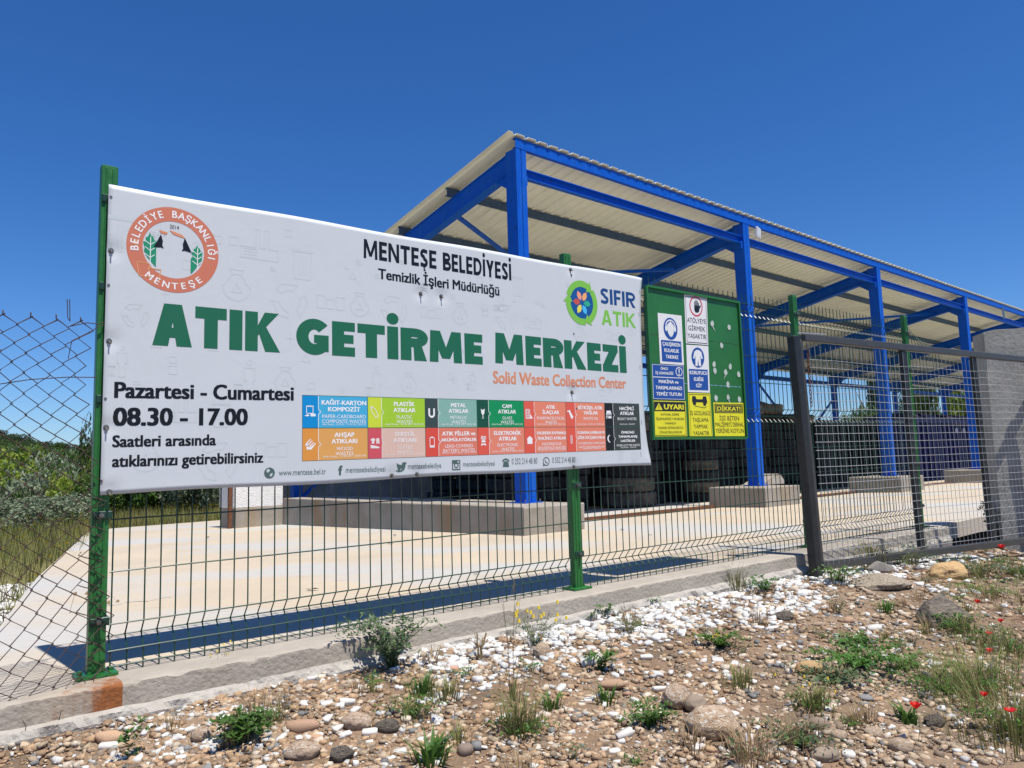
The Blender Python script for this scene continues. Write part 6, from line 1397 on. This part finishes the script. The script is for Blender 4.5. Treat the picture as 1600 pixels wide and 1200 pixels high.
protos = []
for k_, (nm_, ls, cat_) in enumerate((('grass_tuft', [('grass_blades', B1(34, .075, .10, .0018, 80, .6), M['grassblade'])], 'grass'), ('weed', [('leaves', L1(120, .045, .08, .016, 81, .6, 12), M['weed'])], 'weed'), ('weed', [('leaves', L1(110, .06, .08, .012, 82, .5, 14), M['herb']), ('stems', lambda mb: stalks(mb, 10, .07, .07, .0009, 83), M['drystem'])], 'weed'), ('grass_tuft', [('grass_blades', B1(40, .10, .13, .0016, 84, .8), M['drystem'])], 'grass'))):
    protos.append(plant(nm_, 0, 0, 'x', ls, cat_, xy=(FP(.5 + k_ * 1.1, .55 + .1 * k_, 0).x, FP(.5 + k_ * 1.1, .55 + .1 * k_, 0).y)))
LBL = ['tiny green grass tuft in the gravel', 'tiny bright leafy weed in the gravel', 'tiny grey herb with dry stems in the gravel', 'tiny dry straw coloured grass tuft in the gravel']
GRP = ['tiny green grass tufts', 'tiny leafy weeds', 'tiny grey herbs', 'tiny dry grass tufts']
for o_, l_, g_ in zip(protos, LBL, GRP): o_['label'] = l_; o_['group'] = g_
rw = random.Random(77); cw = 0
while cw < 250:
    t = -.6 + 9.6 * rw.random(); s_ = .25 + (.8 + .4 * max(0, t)) * rw.random(); p = FP(t, s_, 0)
    if rw.random() > .25 + .75 * sstep(.8, 2.4, s_ + .3 * (t - 2)): continue
    if any(math.hypot(p.x - a, p.y - b_) < r_k + .04 for a, b_, r_k in KEEP): continue
    copy_tree(rw.choice(protos), (p.x, p.y, gz(p.x, p.y) - .004), rw.random() * 6.28, rw.uniform(.6, 1.25) * (1 + .7 * sstep(1.5, 4, s_ + .4 * (t - 2)) * rw.random())); cw += 1

plant('weed', 1480, 1085, 'loose green weed patch left of the foxtail grass', [('leaves', L1(700, .08, .3, .02, 90, .6, 40), M['weed']), ('grass_blades', B1(90, .13, .6, .0015, 91, .7), M['grassblade'])])
plant('weed', 1240, 1165, 'grey green weed patch below the yellow flowered weed', [('leaves', L1(520, .06, .22, .018, 92, .6, 30), M['herb']), ('grass_blades', B1(70, .12, .5, .0015, 93, .8), M['drystem'])])
plant('weed', 1545, 930, 'straggling green weed patch above the dark craggy rock', [('leaves', L1(700, .1, .45, .02, 94, .6, 36), M['weed']), ('grass_blades', B1(120, .14, .9, .0018, 95, .7), M['grassblade'])])
plant('weed', 640, 1120, 'low green weed patch left of the foxtail tuft', [('leaves', L1(360, .05, .16, .018, 96, .6, 24), M['weed']), ('grass_blades', B1(60, .09, .3, .0015, 97, .8), M['grassblade'])])

def poppy(px_, py_, size, h, label, openp=.72):
    p = ray_ground(px_, py_); 
    # py_ is the flower itself: walk the ground point nearer so that the flower stands over it
    dist = math.hypot(p.x, p.y); k = 1 - h / max(.3, (CAMZ - p.z)) ; x, y = p.x * k, p.y * k; z = gz(x, y)
    t_ = thing('poppy', (x, y, z), label, 'flower'); top = Vector((.01, .015, h))
    mb = MB(); mb.tube([Vector((0, 0, 0)), Vector((.012, .0, h * .5)), top], .0012, 4); link('stem', mesh_of('stem', mb, M['stemgreen']), t_)
    for q in range(4):
        a = q * 1.571 + .4; mb = MB(); n = 7; d = Vector((math.cos(a), math.sin(a), 0)); sd = Vector((-d.y, d.x, 0)); vs_ = []
        for i in range(4):
            for j in range(n):
                v = (j / (n - 1) - .5) * 2; r_l = i / 3
                vs_.append(top + d * size * r_l * (1 - .25 * v * v) * openp + sd * size * v * (.15 + .75 * r_l) * .8 + Vector((0, 0, size * (.85 * r_l ** 1.3 + .10 * math.sin(j * 2.1 + q) * r_l) * (1.35 - .5 * openp))))
        mb.add(vs_, [(i * n + j, i * n + j + 1, (i + 1) * n + j + 1, (i + 1) * n + j) for i in range(3) for j in range(n - 1)])
        link('petal', mesh_of('petal', mb, M['poppy'], smooth=True), t_)
    mb = MB(); mb.tube([top, top + Vector((0, 0, size * .3))], size * .13, 8); link('seed_capsule', mesh_of('seed_capsule', mb, M['darkrock']), t_)
poppy(1430, 1110, .023, .12, 'biggest red poppy in the lower right')
poppy(1537, 1085, .017, .12, 'red poppy in the foxtail grass, upper of the two on the right edge')
poppy(1578, 1112, .018, .12, 'red poppy in the foxtail grass, lower of the two on the right edge', 1.2)
poppy(1527, 943, .019, .10, 'red poppy above the dark craggy rock')
poppy(1563, 968, .018, .10, 'red poppy right of the dark craggy rock')
poppy(1545, 985, .014, .08, 'small pink red poppy just right of the dark craggy rock', 1.2)
poppy(1546, 1020, .018, .07, 'tiny orange red poppy below the dark craggy rock')
poppy(1565, 857, .034, .14, 'red poppy under the gate rail near the pillar')

# grass field left of the slab
def grassfield(n, seed):
    r = np.random.default_rng(seed); k = 0; P, H = [], []
    while k < n:
        u = r.random(); x = -13 * r.random() - 2.2; y = 3.5 + 15.5 * r.random()
        e = edge_d(x, y)
        if e < .03 or e > 9 or (x + 800 / F_PX * y) < -3: continue
        if e < 1.5 and y < 9.5 and r.random() < .75: continue
        P.append((x, y, gz(x, y, False) - .02)); H.append((.12 + .3 * r.random() ** 1.5) * (1 + .5 * (noise.noise(Vector((x * .7, y * .7, 0)))))); k += 1
    P = np.array(P); H = np.array(H); a = r.random(n) * 6.283; d = np.stack([np.cos(a), np.sin(a), np.zeros(n)], 1); sd = np.stack([-d[:, 1], d[:, 0], np.zeros(n)], 1) * .006
    V = np.zeros((n * 3, 3)); V[0::3] = P - sd; V[1::3] = P + sd; V[2::3] = P + d * (H * .35)[:, None] + np.stack([np.zeros(n), np.zeros(n), H], 1)
    o = link('meadow_grass', tri_mesh('meadow_grass', V, np.arange(n * 3).reshape(-1, 3), M['grassblade'])); o['kind'] = 'stuff'; o['label'] = 'tall wild grass and weeds beside the left edge of the slab'; o['category'] = 'grass'
    # yellow flowers
    m = 3200; idx = r.integers(0, n, m); c = P[idx] + np.stack([np.zeros(m), np.zeros(m), H[idx] + .02], 1); s = .02
    V = np.zeros((m * 3, 3)); V[0::3] = c + [s, 0, 0]; V[1::3] = c + [-s, s * .4, 0]; V[2::3] = c + [0, -s * .3, s]
    o = link('meadow_flowers', tri_mesh('meadow_flowers', V, np.arange(m * 3).reshape(-1, 3), M['yellowflower'])); o['kind'] = 'stuff'; o['label'] = 'tiny yellow flowers scattered in the wild grass on the left'; o['category'] = 'flowers'
grassfield(60000, 9)
